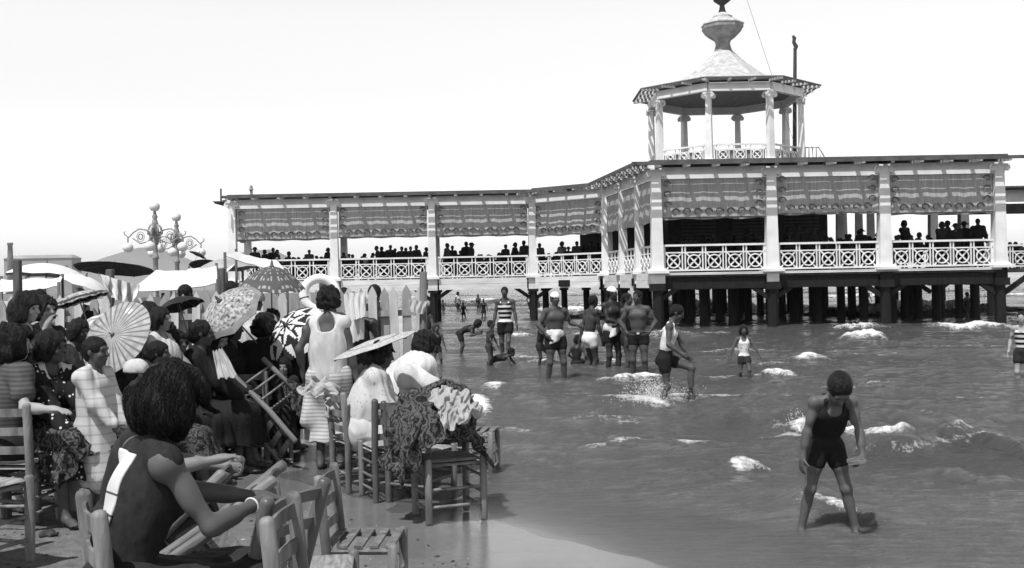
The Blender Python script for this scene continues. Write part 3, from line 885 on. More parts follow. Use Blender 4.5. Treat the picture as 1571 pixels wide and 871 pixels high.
# flagpole and stay
fx, fy = at(1218, 200, 46.5).x, 46.5
fp = pb(MB().path([(fx, fy, TZ - .2), (fx + .06, fy, TZ + 3.2), (fx + .12, fy, TZ + 5.55)], [.1, .09, .075], 8), 'flagpole', M['iron'])
pb(MB().path([(fx + .11, fy, TZ + 5.5), (fx + .17, fy, TZ + 5.62), (fx + .07, fy, TZ + 5.82), (fx + .1, fy, TZ + 6.0), (fx + .03, fy, TZ + 6.12)], [.09, .1, .08, .09, .05], 7), 'pulley', M['iron'], fp)
pb(MB().path([(TX + .35, TY - .2, TZ + 9.5), (TX + 2.6, TY - 2.3, TZ + .1)], .008, 5), 'stay_wire', M['iron'])
# ornament at the far end of the walkway roof
orn = MB().rod((xL + .55, DW + 1.2, ZR + .2), (xL + .55, DW + 1.2, ZR + .78), .07, 8)
orn.lathe([(.02, 0), (.12, .08), (.05, .22), (.02, .3)], (xL + .55, DW + 1.2, ZR + .5), 8)
pb(orn, 'roof_ornament', M['grey_iron'])
pb(MB().beam((xL - .3, DW - .7, ZR - .1), (xL - .3, DW - .7, ZR + .48), .05, .12), 'end_board', M['roof_dark'])
# ------------------------------------------------------------------ soft shapes: one continuous skin from joined limbs
def V(*a): return np.array(a[0] if len(a) == 1 else a, float)
def unit(v):
    n = np.linalg.norm(v)
    return v / n if n > 1e-9 else V(0, 0, 1)
def basis(f, u):
    """rows right, forward, up"""
    f = unit(f); r = unit(np.cross(f, u)); return np.array([r, f, np.cross(r, f)])
def rotv(v, ax, deg):
    a = math.radians(deg); k = unit(ax)
    return v * math.cos(a) + np.cross(k, v) * math.sin(a) + k * np.dot(k, v) * (1 - math.cos(a))
def cap(a, b, ra, rb, k=.02): return ('cap', V(a), V(b), ra, rb, k)
def ell(c, r, R=None, k=.02): return ('ell', V(c), V(r), np.eye(3) if R is None else R, k)
def prim_box(p, g):
    if p[0] == 'cap':
        r = max(p[3], p[4]) + g
        return np.minimum(p[1], p[2]) - r, np.maximum(p[1], p[2]) + r
    e = np.sqrt(((p[3] * p[2][:, None]) ** 2).sum(0)) + g
    return p[1] - e, p[1] + e
def prim_d(p, X, Y, Z, g, vox):
    if p[0] == 'cap':
        a, b = p[1], p[2]; ab = b - a; L2 = max(float(ab @ ab), 1e-12)
        px, py, pz = X - a[0], Y - a[1], Z - a[2]
        t = np.clip((px * ab[0] + py * ab[1] + pz * ab[2]) / L2, 0, 1)
        dx, dy, dz = px - t * ab[0], py - t * ab[1], pz - t * ab[2]
        r = np.maximum(p[3] + g + t * (p[4] - p[3]), .62 * vox)
        return np.sqrt(dx * dx + dy * dy + dz * dz) - r
    R = p[3]; rr = np.maximum(p[2] + g, .7 * vox)
    px, py, pz = X - p[1][0], Y - p[1][1], Z - p[1][2]
    k0 = 0; k1 = 0
    for i in range(3):
        q = R[i, 0] * px + R[i, 1] * py + R[i, 2] * pz
        k0 = k0 + (q / rr[i]) ** 2; k1 = k1 + (q / rr[i] ** 2) ** 2
    k0 = np.sqrt(k0); k1 = np.sqrt(k1) + 1e-9
    return k0 * (k0 - 1) / k1
def surface(prims, vox, grow=0.0, subs=(), cuts=(), noise=None, kmin=0.0, seed=1, ridged=False):
    """prims: (prim, extra grow) or prim.  Returns vertices and quads of the smooth union."""
    P = [(p, grow) if isinstance(p[0], str) else (p[0], p[1] + grow) for p in prims]
    lo = np.full(3, 1e9); hi = np.full(3, -1e9)
    for p, g in P:
        a, b = prim_box(p, g + .02); lo = np.minimum(lo, a); hi = np.maximum(hi, b)
    pad = vox * 2 + (noise[0] if noise else 0)
    lo -= pad; hi += pad
    n = np.ceil((hi - lo) / vox).astype(int) + 1
    ax = [lo[i] + vox * np.arange(n[i]) for i in range(3)]
    D = np.full(tuple(n), .3, np.float32)
    def region(a, b):
        s = []
        for i in range(3):
            s.append(slice(max(0, int((a[i] - lo[i]) / vox)), min(n[i], int((b[i] - lo[i]) / vox) + 2)))
        return tuple(s)
    def axes(s): return ax[0][s[0]][:, None, None], ax[1][s[1]][None, :, None], ax[2][s[2]][None, None, :]
    for p, g in P:
        k = max(p[-1], kmin, 1e-4)
        a, b = prim_box(p, g + k + 3 * vox)
        s = region(a, b)
        d = prim_d(p, *axes(s), g, vox)
        o = D[s]
        h = np.maximum(k - np.abs(o - d), 0) / k
        D[s] = np.minimum(o, d) - h * h * k * .25
    for p in subs:
        p, g = (p, 0.0) if isinstance(p[0], str) else p
        k = max(p[-1], 1e-4)
        a, b = prim_box(p, g + k + 2 * vox)
        s = region(a, b)
        if min(D[s].shape) == 0: continue
        d = -prim_d(p, *axes(s), g, vox)
        o = D[s]
        h = np.maximum(k - np.abs(o - d), 0) / k
        D[s] = np.maximum(o, d) + h * h * k * .25
    full = axes((slice(None),) * 3)
    for pt, nn in cuts:
        pt, nn = V(pt), unit(V(nn))
        D = np.maximum(D, ((full[0] - pt[0]) * nn[0] + (full[1] - pt[1]) * nn[1] + (full[2] - pt[2]) * nn[2]).astype(np.float32))
    if noise:
        amp, fr = noise[0], noise[1]
        st = V(noise[2]) if len(noise) > 2 else V(1, 1, 1)
        i = np.where(np.abs(D) < .06)
        pts = np.stack([ax[q][i[q]] * st[q] for q in range(3)], -1)
        r = np.random.RandomState(seed); o = np.zeros(len(pts))
        for q in range(7):
            kv = unit(r.randn(3)) * fr * (.6 + 1.2 * r.rand())
            w_ = np.sin(pts @ kv * (.5 if ridged else 1) + r.rand() * 6.28 + 1.5 * np.sin(pts @ (kv[[1, 2, 0]] * .45)))
            o += .62 * np.sin(pts @ kv * .8 + q) + .42 * (1 - 2.6 * np.abs(w_)) if ridged else w_
        D[i] += (amp * o / 3.2).astype(np.float32)
    return nets(D, lo, vox)
def nets(D, lo, vox):
    ins = D < 0
    c = [ins[i:ins.shape[0] - 1 + i, j:ins.shape[1] - 1 + j, k:ins.shape[2] - 1 + k] for i in (0, 1) for j in (0, 1) for k in (0, 1)]
    s = np.zeros(c[0].shape, np.int8)
    for q in c: s += q
    act = np.argwhere((s > 0) & (s < 8))
    idx = np.full(c[0].shape, -1, np.int32)
    idx[act[:, 0], act[:, 1], act[:, 2]] = np.arange(len(act))
    offs = np.array([(i, j, k) for i in (0, 1) for j in (0, 1) for k in (0, 1)])
    val = np.stack([D[act[:, 0] + o[0], act[:, 1] + o[1], act[:, 2] + o[2]] for o in offs], -1)
    acc = np.zeros((len(act), 3)); cnt = np.zeros(len(act))
    for a in range(8):
        for b in range(a + 1, 8):
            if np.abs(offs[a] - offs[b]).sum() != 1: continue
            va, vb = val[:, a], val[:, b]
            m = (va < 0) != (vb < 0)
            t = np.where(m, va / np.where(m, va - vb, 1), 0)
            acc += np.where(m[:, None], offs[a] + t[:, None] * (offs[b] - offs[a]), 0); cnt += m
    co = lo + vox * (act + acc / np.maximum(cnt, 1)[:, None])
    quads = []
    n0, n1, n2 = D.shape
    for axis in range(3):
        A = ins.take(range(0, ins.shape[axis] - 1), axis); B = ins.take(range(1, ins.shape[axis]), axis)
        e = np.argwhere(A != B)
        b_, c_ = (axis + 1) % 3, (axis + 2) % 3
        ok = (e[:, b_] > 0) & (e[:, c_] > 0) & (e[:, b_] < D.shape[b_] - 1) & (e[:, c_] < D.shape[c_] - 1)
        e = e[ok]
        q = []
        for db, dc in ((-1, -1), (0, -1), (0, 0), (-1, 0)):
            w = e.copy(); w[:, b_] += db; w[:, c_] += dc
            q.append(idx[w[:, 0], w[:, 1], w[:, 2]])
        q = np.stack(q, -1)
        fl = ~A[e[:, 0], e[:, 1], e[:, 2]]
        q[fl] = q[fl][:, ::-1]
        quads.append(q)
    q = np.concatenate(quads)
    q = q[(q >= 0).all(1)]
    return co, q
def soft(name, prims, vox, m, parent=None, **kw):
    co, q = surface(prims, vox, **kw)
    me = np_mesh(name, co, q)
    return link(name, me, parent, M[m] if isinstance(m, str) else m)

# ------------------------------------------------------------------ people
def ik(a, t, l1, l2, pole):
    d = t - a; L = np.linalg.norm(d); L = min(max(L, abs(l1 - l2) + .02), (l1 + l2) * .998)
    u = unit(d)
    x = (l1 * l1 - l2 * l2 + L * L) / (2 * L); h = math.sqrt(max(l1 * l1 - x * x, 0))
    p = V(pole); p = p - u * (p @ u)
    return a + u * x + unit(p) * h, a + u * L
def hand_prims(w, d, n, side, curl, s, spread=1.0, grip=0.0):
    d = unit(d); n = unit(n - d * (n @ d)); t = side * np.cross(d, n)
    R = np.array([t, d, n])
    out = [ell(w + d * .048 * s, V(.040, .054, .017) * s, R, .02 * s), cap(w - d * .01 * s, w + d * .03 * s, .024 * s, .026 * s, .02 * s)]
    for off, ln in ((.030, .072), (.0105, .080), (-.0095, .074), (-.029, .058)):
        p = w + (d * .088 + t * off * spread) * s; dd = unit(d + t * off * 2.2 * (spread - .8))
        for frac, ang in ((.44, 38), (.32, 48), (.24, 30)):
            dd = rotv(dd, np.cross(d, n), ang * curl)
            q = p + dd * ln * frac * s
            out.append(cap(p, q, .0088 * s, .0078 * s, .005 * s)); p = q
    p = w + (d * .022 + t * .030) * s; dd = unit(d * .62 + t * (.72 - .5 * grip) + n * (.25 + .7 * grip))
    q = p + dd * .042 * s; out.append(cap(p, q, .0135 * s, .0105 * s, .012 * s))
    dd = rotv(dd, np.cross(d, n), 28 * curl); out.append(cap(q, q + dd * .034 * s, .0105 * s, .0085 * s, .004 * s))
    return out

def skeleton(H=1.65, fat=1.0, fem=False, hs=1.0, pz=None, px=0.0, py=0.0, lean=0, side=0, twist=0, yaw=0, pitch=0, roll=0, bend=.5,
             fl=None, fr=None, kl=None, kr=None, hl=None, hr=None, el=None, er=None, pl=None, pr=None, dl=None, dr=None, curl=.35, curl_l=None, curl_r=None, grip=0.0, nose=True, toes=0.0, hip=1.0, wst=1.0):
    """joints in a frame that faces -Y, left hand side +X, lengths for 1.7 m scaled to H"""
    s = H / 1.7
    B = dict(s=s)
    pz = .93 if pz is None else pz / s
    P = V(px / s, py / s, pz)
    X0, F0, Z0 = V(1, 0, 0), V(0, -1, 0), V(0, 0, 1)
    def spine(a):
        u = rotv(Z0, X0, a * lean); u = rotv(u, F0, a * side); return u
    u0, u1 = spine(bend), spine(1.0)
    r1 = rotv(X0, F0, side); r1 = rotv(r1, u1, twist); r1 = unit(r1 - u1 * (r1 @ u1)); f1 = np.cross(r1, u1) * -1
    f1 = np.cross(u1, r1) * -1 if (np.cross(u1, r1) @ F0) < 0 and lean < 90 else np.cross(u1, r1)
    f1 = -np.cross(u1, r1)                                       # r x u = f  (X x Z = -Y)
    r0 = unit(rotv(X0, F0, side * bend)); f0 = -np.cross(u0, r0)
    Wst = P + u0 * .19; C = Wst + u1 * .16; N = C + u1 * .19
    shw = .150 if fem else .172
    SL, SR = N - u1 * .045 + r1 * shw, N - u1 * .045 - r1 * shw
    hipw = .088 * hip
    HL, HR = P - u0 * .03 + r0 * hipw, P - u0 * .03 - r0 * hipw
    # head
    uh = rotv(u1, r1, -lean * .55); fh = rotv(f1, r1, -lean * .55)
    if lean > 40: uh, fh = rotv(u1, r1, -lean * .35), rotv(f1, r1, -lean * .35)
    uh, fh = rotv(uh, r1, pitch), rotv(fh, r1, pitch)
    ub = uh
    rh = -np.cross(fh, uh) * -1
    rh = np.cross(uh, fh) * -1
    fh, rh = rotv(fh, uh, yaw), rotv(rh, uh, yaw)
    uh, rh = rotv(uh, fh, roll), rotv(rh, fh, roll)
    Cn = N + u1 * .055 + f1 * .008
    Hd = Cn + ub * (.060 + .062 * hs) + f1 * .015 * (1 + .0 * lean)
    B.update(P=P, W=Wst, C=C, N=N, u0=u0, u1=u1, f0=f0, f1=f1, r0=r0, r1=r1, Hd=Hd, uh=uh, fh=fh, rh=rh, SL=SL, SR=SR, HL=HL, HR=HR, fat=fat, hs=hs, fem=fem)
    g = B['g'] = {}
    f = fat
    R0, R1 = np.array([r0, f0, u0]), np.array([r1, f1, u1])
    tor = [ell(P + u0 * .01, V((.142 if fem else .136) * hip, .098, .115) * V(f, f, 1), R0, .05), ell(Wst, V((.122 if fem else .135) * wst, .092, .13) * V(f, f * 1.05, 1), R1, .06),
           ell(C + f1 * .006, V(.142 if fem else .158, .105, .17) * V(f, f, 1), R1, .06)]
    for sg in (1, -1): tor.append(ell(P - u0 * .045 - f0 * .055 + r0 * sg * .062 * hip, V(.074 * hip, .074, .088) * f, R0, .05))
    if fem:
        for sg in (1, -1): tor.append(ell(C + f1 * .095 * f + r1 * sg * .07 + u1 * .005, V(.060, .050, .060) * f, R1, .05))
    else:
        for sg in (1, -1): tor.append(ell(C + f1 * .078 * f + r1 * sg * .068 + u1 * .035, V(.075, .04, .06) * f, R1, .04))
    g['torso'] = tor
    g['shoulders'] = [cap(SL, SR, .046, .046, .05), cap(N + u1 * .01, SL, .040, .045, .05), cap(N + u1 * .01, SR, .040, .045, .05)]
    g['neck'] = [cap(N - u1 * .01, Hd - uh * .05 * hs - fh * .012, .052 if fem else .058, .047 if fem else .053, .03)]
    h = hs; Rh = np.array([rh, fh, uh])
    hd = [ell(Hd + uh * .030 * h - fh * .012 * h, V(.074, .094, .086) * h, Rh, .01), ell(Hd - uh * .040 * h + fh * .022 * h, V(.058, .070, .076) * h, Rh, .03 * h),
          ell(Hd - uh * .094 * h + fh * .060 * h, V(.024, .022, .020) * h, Rh, .025 * h)]
    hd += [cap(Hd + uh * .014 * h + fh * .088 * h, Hd - uh * .026 * h + fh * .108 * h, .009 * h, .0135 * h, .012 * h),
           cap(Hd + uh * .026 * h + fh * .078 * h + rh * .035 * h, Hd + uh * .026 * h + fh * .078 * h - rh * .035 * h, .014 * h, .014 * h, .015 * h),
           ell(Hd - uh * .060 * h + fh * .085 * h, V(.024, .012, .010) * h, Rh, .008 * h)]
    for sg in (1, -1): hd.append(ell(Hd + rh * sg * .074 * h - fh * .006 * h + uh * .0 * h, V(.012, .021, .031) * h, Rh, .006 * h)); hd.append(ell(Hd + rh * sg * .034 * h + fh * .066 * h - uh * .028 * h, V(.024, .022, .022) * h, Rh, .02 * h))
    g['head'] = hd
    B['sockets'] = [ell(Hd + rh * sg * .031 * h + fh * .094 * h + uh * .004 * h, V(.016, .012, .011) * h, Rh, .012 * h) for sg in (1, -1)]
    B['eyes'] = [Hd + rh * sg * .031 * h + fh * .079 * h + uh * .003 * h for sg in (1, -1)]
    for nm, S_, tgt, pole, pn, dd, sg, cu in (('L', SL, hl, el, pl, dl, 1, curl_l), ('R', SR, hr, er, pr, dr, -1, curl_r)):
        cu = curl if cu is None else cu
        t = S_ + (u1 * -.50 + r1 * sg * .10 + f1 * .06) if tgt is None else V(tgt) / s
        pole = V(sg * .35, 1, -.1) if pole is None else V(pole)
        E, Wr = ik(S_, t, .285, .255, pole)
        fa = unit(Wr - E)
        g['arm' + nm] = [ell(S_ - u1 * .01 + r1 * sg * .008, V(.050, .050, .058) * (.9 + .1 * f), R1, .03), cap(S_, E, .043 * f, .035 * f, .03), ell(S_ + (E - S_) * .45, V(.041, .041, .09) * f, basis(V(.3, .2, .9), unit(E - S_))[[0, 2, 1]] * 1.0, .03)]
        g['fore' + nm] = [cap(E, Wr, .037 * f, .024, .02), cap(E + fa * .03, E + fa * .13, .039 * f, .034 * f, .03)]
        dh = fa if dd is None else unit(V(dd))
        pn_ = (-r1 * sg if abs((r1 @ dh)) < .9 else -u1) if pn is None else V(pn)
        g['hand' + nm] = hand_prims(Wr, dh, pn_, sg * -1 if False else (-1 if sg > 0 else 1), cu, .95 if fem else 1.0, 1.0, grip)
        B['E' + nm], B['W' + nm] = E, Wr
    for nm, Hp, tgt, pole, sg in (('L', HL, fl, kl, 1), ('R', HR, fr, kr, -1)):
        t = V(Hp[0] + sg * .01, P[1] + .02, .085) if tgt is None else V(tgt) / s
        pole = V(sg * .12, -1, .05) if pole is None else V(pole)
        K, A = ik(Hp, t, .42, .41, pole)
        sh = unit(A - K); th = unit(K - Hp)
        bk = unit(-V(pole) + 0 * sh); bk = unit(bk - sh * (bk @ sh))
        g['thigh' + nm] = [cap(Hp, K, .083 * f, .053 * f, .05), cap(Hp + th * .05 - bk * .01, Hp + th * .2 - bk * .008, .082 * f, .072 * f, .03)]
        g['shin' + nm] = [cap(K, A, .051 * f, .036, .03), ell(K + sh * .14 + bk * .022, V(.046 * f, .046 * f, .11), np.array([unit(np.cross(bk, sh)), bk, sh]), .03), ell(K - bk * .012, V(.05, .05, .055), None, .02)]
        fd = V(-bk[0], -bk[1], 0)
        fd = unit(fd) if np.linalg.norm(fd) > .25 else V(0, -1, 0)
        dn = V(0, 0, -.30) if sh[2] < -.5 else sh * .6 - bk * .2
        if sh[2] >= -.5: fd = unit(sh * .5 - bk * .1 + V(0, 0, -.1)) if toes else unit(-bk + sh * .3)
        g['foot' + nm] = [cap(A + V(0, 0, 0), A + fd * .03 + dn * .12, .038, .036, .03), cap(A + bk * .035 + dn * .14, A + fd * .13 + dn * .2, .032, .026, .03), cap(A + fd * .11 + dn * .2, A + fd * .185 + dn * .21, .032, .018, .02)]
        for q in range(5):
            w_ = np.cross(fd, V(0, 0, 1)) * (q - 2) * .0165
            g['foot' + nm].append(cap(A + fd * .16 + dn * .215 + w_, A + fd * (.200 - abs(q - 1) * .006) + dn * .225 + w_, .0125, .009, .006))
        B['K' + nm], B['A' + nm] = K, A
    return B
BODY = ('torso', 'shoulders', 'neck', 'head', 'armL', 'armR', 'foreL', 'foreR', 'handL', 'handR', 'thighL', 'thighR', 'shinL', 'shinR', 'footL', 'footR')
def scaled(B, v, m): return B['s']
def part_of(B, prims, vox, name, m, parent, **kw):
    s = B['s']
    co, q = surface(prims, vox / s, **kw)
    me = np_mesh(name, co * s, q)
    return link(name, me, parent, M[m] if isinstance(m, str) else m)
def body(B, vox, skin, label, group=None, skip=()):
    prims = [p for k in BODY if k not in skip for p in B['g'][k]]
    o = part_of(B, prims, vox, 'person', skin, None, subs=B['sockets'] if vox < .013 else ())
    tag(o, label, 'person', group)
    if vox < .0125:
        for e in B['eyes']:
            mb = MB().lathe([(.0005, -.0085), (.006, -.006), (.0085, 0), (.006, .006), (.0005, .0085)], e, 8)
            mb.v = [tuple(V(v) * B['s']) for v in mb.v]
            mb.build('eye', M['eye'], o, True)
    B['vox'] = vox; B['o'] = o
    return o
def G(B, *names): return [p for n in names for p in B['g'][n]]
def wear(B, name, prims, m, grow=.012, **kw):
    return part_of(B, prims, B['vox'], name, m, B['o'], grow=grow, ridged=name not in ('hair', 'bathing_cap'), **kw)
def swim(B, m='black_cloth', leg=.33, low=.0, name='swimsuit', neck=.09):
    """1930s bathing costume: straps, scooped neck, short legs"""
    c, u1, f1, r1 = B['C'], B['u1'], B['f1'], B['r1']
    pr = list(G(B, 'torso'))
    for sg, n in ((1, 'L'), (-1, 'R')):
        hp, k = B['H' + n], B['K' + n]
        pr.append(cap(hp, hp + (k - hp) * leg, .087 * B['fat'], (.087 - .016 * leg) * B['fat'], .03))
        top = B['N'] + r1 * sg * .075 + u1 * -.005
        pr += [cap(c + f1 * .085 * B['fat'] + r1 * sg * .075 + u1 * .06, top + f1 * .035, .022, .014, .02), cap(top + f1 * .035, top - f1 * .035, .016, .016, .02), cap(top - f1 * .035, c - f1 * .085 * B['fat'] + r1 * sg * .07 + u1 * .07, .014, .024, .02)]
    subs = [ell(B['N'] + f1 * .10 - u1 * .03, V(neck, .11, .10), np.array([r1, f1, u1]), .01), ell(B['N'] - f1 * .10 - u1 * .02, V(.08, .10, .09), np.array([r1, f1, u1]), .01)]
    for sg, n in ((1, 'L'), (-1, 'R')): subs.append(ell(B['S' + n] - u1 * .06 + r1 * sg * .035, V(.082, .11, .115), np.array([r1, f1, u1]), .01))
    cuts = []
    return wear(B, name, pr, m, .011, subs=subs, noise=(.003, 40))
def trunks(B, m='black_cloth', leg=.28, top=.10, name='trunks'):
    pr = list(G(B, 'torso'))
    for n in 'LR':
        hp, k = B['H' + n], B['K' + n]
        pr.append(cap(hp, hp + (k - hp) * leg, .086 * B['fat'], .080 * B['fat'], .03))
    return wear(B, name, pr, m, .018, cuts=[(B['P'] + B['u0'] * top, B['u0'])], noise=(.006, 30))
def top(B, m, sleeve='short', name='blouse', grow=.018, hem=None, noise=(.009, 40, (1, 1, .35)), neck=.07, extra=(), kmin=.05, loose=0.0, cut_subs=()):
    pr = list(G(B, 'torso')) + [(q, -.012 if sleeve == 'none' else 0) for q in G(B, 'shoulders')]; cuts = []
    if loose: pr += [cap(B['C'] + B['u1'] * .04, B['P'] + B['u0'] * .02, .105 + loose * .4, .115 + loose, .10), ell(B['W'], V(.14 + loose, .10 + loose, .2), np.array([B['r1'], B['f1'], B['u1']]), .10)]
    if sleeve != 'none':
        for n in 'LR':
            S_, E, Wr = B['S' + n], B['E' + n], B['W' + n]
            if sleeve == 'short': pr += [cap(S_, S_ + (E - S_) * .55, .056, .056, .04)]
            elif sleeve == 'puff': pr += [cap(S_, S_ + (E - S_) * .45, .066, .070, .04)]
            else: pr += [cap(S_, E, .056, .050, .04), cap(E, E + (Wr - E) * .93, .048, .038, .03)]
    subs = [ell(B['N'] + B['f1'] * .05 + B['u1'] * .03, V(neck, .09, .07), np.array([B['r1'], B['f1'], B['u1']]), .01)]
    subs += list(cut_subs)
    if hem is not None: cuts.append((B['P'] + B['u0'] * hem, -B['u0']))
    return wear(B, name, pr + list(extra), m, grow, subs=subs, cuts=cuts, noise=noise, kmin=kmin)
def skirt(B, m, length=.75, grow=.022, name='skirt', waist=.12, flare=.05, noise=(.012, 38, (1, 1, .20)), sit=True, extra=()):
    """length 0..1 along thigh, 1..2 along the shin"""
    f = B['fat']; pr = [(p, 0) for p in G(B, 'torso')[:1]] + [(ell(B['P'] - B['u0'] * .05 - B['f0'] * .025, V(.135, .10, .13) * f, np.array([B['r0'], B['f0'], B['u0']]), .08), 0)]
    ends = []
    for n in 'LR':
        hp, k, a = B['H' + n], B['K' + n], B['A' + n]
        t = min(length, 1)
        pr.append((cap(hp, hp + (k - hp) * t, .095 * f, .095 * f - .025 * t, .1), 0))
        if length > 1: pr.append((cap(k, k + (a - k) * (length - 1), .075 * f, .065 * f + flare, .1), 0))
        ends.append(hp + (k - hp) * t if length <= 1 else k + (a - k) * (length - 1))
    pr.append((cap((B['HL'] + B['HR']) / 2, (ends[0] + ends[1]) / 2 if length <= 1 else (B['KL'] + B['KR']) / 2, .09 * f, .06, .1), 0))
    if length > 1: pr.append((cap((B['KL'] + B['KR']) / 2, (ends[0] + ends[1]) / 2, .06, .06 + flare * .6, .1), 0))
    cuts = [(B['P'] + B['u0'] * waist, B['u0'])]
    if not sit or length > 1:
        e = (ends[0] + ends[1]) / 2
        cuts.append((e, V(0, 0, -1)))
    return wear(B, name, pr + list(extra), m, grow, cuts=cuts, noise=noise)
def hair(B, style='bob', m='hair', name='hair'):
    H, u, f, r, h = B['Hd'], B['uh'], B['fh'], B['rh'], B['hs']
    R = np.array([r, f, u])
    cr = lambda g: ell(H + (u * .030 - f * .014) * h, (V(.074, .094, .086) + g) * h, R, .03)
    face = [ell(H + (f * .125 - u * (.030 if style == 'short' else .042)) * h, V(.085, .078, .112 if style == 'short' else .105) * h, R, .015)]
    if style == 'short':
        pr = [cr(.010), ell(H + (-f * .055 - u * .02) * h, V(.066, .045, .07) * h, R, .03)]
        face += [ell(H - (u * .125 - f * .03) * h, V(.12, .10, .07) * h, R, .01)] + [ell(H + (r * sg * .085 + f * .035 - u * .05) * h, V(.04, .075, .05) * h, R, .01) for sg in (1, -1)]
        nz = (.0022, 95)
    elif style == 'bob':
        pr = [cr(.022)] + [ell(H + (r * sg * .072 - f * .02 - u * .035) * h, V(.038, .062, .075) * h, R, .04) for sg in (1, -1)] + [ell(H + (-f * .075 - u * .045) * h, V(.082, .045, .075) * h, R, .04)]
        nz = (.009, 62, (1, 1, .6))
    elif style == 'big':
        pr = [cr(.034)] + [ell(H + (r * sg * .085 - f * .02 - u * .055) * h, V(.056, .088, .088) * h, R, .05) for sg in (1, -1)] + [ell(H + (-f * .10 - u * .055) * h, V(.105, .07, .092) * h, R, .05)]
        nz = (.017, 44, (1, 1, .7))
    elif style == 'curly':
        pr = [cr(.026)] + [ell(H + (r * sg * .07 - f * .03 - u * .03) * h, V(.04, .06, .06) * h, R, .04) for sg in (1, -1)] + [ell(H + (-f * .08 - u * .03) * h, V(.085, .045, .06) * h, R, .04)]
        nz = (.016, 75)
    else:                                                            # bun
        pr = [cr(.013), ell(H + (-f * .112 - u * .02) * h, V(.048, .045, .045) * h, R, .02), ell(H + (-f * .06 - u * .03) * h, V(.066, .05, .06) * h, R, .03)]
        nz = (.006, 60)
    return wear(B, name, pr, m, 0, subs=face, noise=nz, cuts=())
def capx(B, m='rubber', name='bathing_cap'):
    H, u, f, r, h = B['Hd'], B['uh'], B['fh'], B['rh'], B['hs']; R = np.array([r, f, u])
    return wear(B, name, [ell(H + (u * .034 - f * .012) * h, (V(.074, .094, .086) + .014) * h, R)], m, 0, cuts=[(H + u * .028 * h, -u - .25 * f)])
def hat(B, m='white_cloth', name='hat', brim=.0):
    H, u, f, r, h = B['Hd'], B['uh'], B['fh'], B['rh'], B['hs']; R = np.array([r, f, u])
    pr = [ell(H + (u * .05 - f * .014) * h, V(.105, .125, .105) * h, R, .01)]
    if brim: pr.append(ell(H + (u * .035 + f * .0) * h, V(brim, brim * 1.1, .012) * h, R, .01))
    return wear(B, name, pr, m, 0, cuts=[(H + u * .02 * h, -u)], noise=(.006, 40))
def put(B, p, heading):
    o = B['o']; o.location = p; o.rotation_euler = (0, 0, math.radians(heading))
    return o
def world(B, local):
    """a point of the body frame (1.7 m units) in world space, after put()"""
    bpy.context.view_layer.update()
    return B['o'].matrix_world @ Vector(V(local) * B['s'])

def wrap_strip(B, garment, us, v0, v1, gap=.012, nv=16, hang=.07, fold=.005):
    """cloth laid on a dressed back: rows down the spine, each point where a line from behind meets the dress"""
    from mathutils.bvhtree import BVHTree
    me = garment.data
    tree = BVHTree.FromPolygons([v.co.copy() for v in me.vertices], [tuple(p_.vertices) for p_ in me.polygons])
    s = B['s']; u1, r1, f1, C = B['u1'], B['r1'], B['f1'], B['C']
    rows = []
    for a in np.linspace(us[0], us[1], 44):
        row = []
        for b in np.linspace(v0, v1, nv):
            o_ = (C + u1 * a + r1 * b - f1 * .5) * s
            hit = tree.ray_cast(Vector(o_), Vector(f1))[0]
            p = (np.array(hit) if hit is not None else (rows[-1][len(row)] if rows else (C + u1 * a + r1 * b - f1 * .06) * s))
            row.append(p)
        rows.append(row)
    R = np.array(rows)
    for _ in range(4): R[1:-1] = (R[:-2] + 2 * R[1:-1] + R[2:]) / 4; R[:, 1:-1] = (R[:, :-2] + 2 * R[:, 1:-1] + R[:, 2:]) / 4
    A_, B_ = np.meshgrid(np.linspace(us[0], us[1], 44), np.linspace(v0, v1, nv), indexing='ij')
    R = R - f1 * (gap + fold * (np.sin(B_ * 60 + A_ * 9) + .6 * np.sin(A_ * 31 + B_ * 20)))[..., None]
    last = R[-1]; ext = [last + V(0, 0, -1) * hang * k / 8 - f1 * .008 * math.sin(k * .8) for k in range(1, 9)]
    return np.concatenate([R, np.array(ext)])

def strands(B, ho, n=700, seed=1, ln=9, r=.0016):
    """loose locks over the hair: thin tubes that follow the surface downward and curl at their ends"""
    me = ho.data; N = len(me.vertices)
    co = np.zeros(N * 3); me.vertices.foreach_get('co', co); co = co.reshape(-1, 3)
    no = np.zeros(N * 3); me.vertices.foreach_get('normal', no); no = no.reshape(-1, 3)
    from mathutils.kdtree import KDTree
    kd = KDTree(N)
    for i in range(N): kd.insert(co[i], i)
    kd.balance()
    rs_ = np.random.RandomState(seed); mb = MB()
    for _ in range(n):
        i = rs_.randint(N); p = co[i].copy(); ph = rs_.rand() * 6.28; sw = (rs_.rand() - .5) * 1.8; ou = rs_.rand()
        pts = []
        for k in range(ln):
            _, j, dd = kd.find(p)
            nn = no[j]; q = co[j] + nn * (.0015 + .012 * ou * (k / ln) ** 2 + .002 * rs_.rand())
            if dd > .02 and k > 2: q = p
            pts.append(q)
            dn = V(0, 0, -1) + .5 * sw * np.cross(nn, V(0, 0, 1)) + .55 * math.sin(k * 1.1 + ph) * np.cross(nn, V(0, 0, 1))
            t = unit(dn - nn * (dn @ nn)) if abs(nn[2]) < .98 else unit(rs_.randn(3) * V(1, 1, 0))
            p = q + t * .011
        rr = [r * (1 - .75 * k / (ln - 1)) for k in range(ln)]
        mb.path(pts, rr, 3, cap=False)
    return mb.build('locks', M['hair'], ho, True)
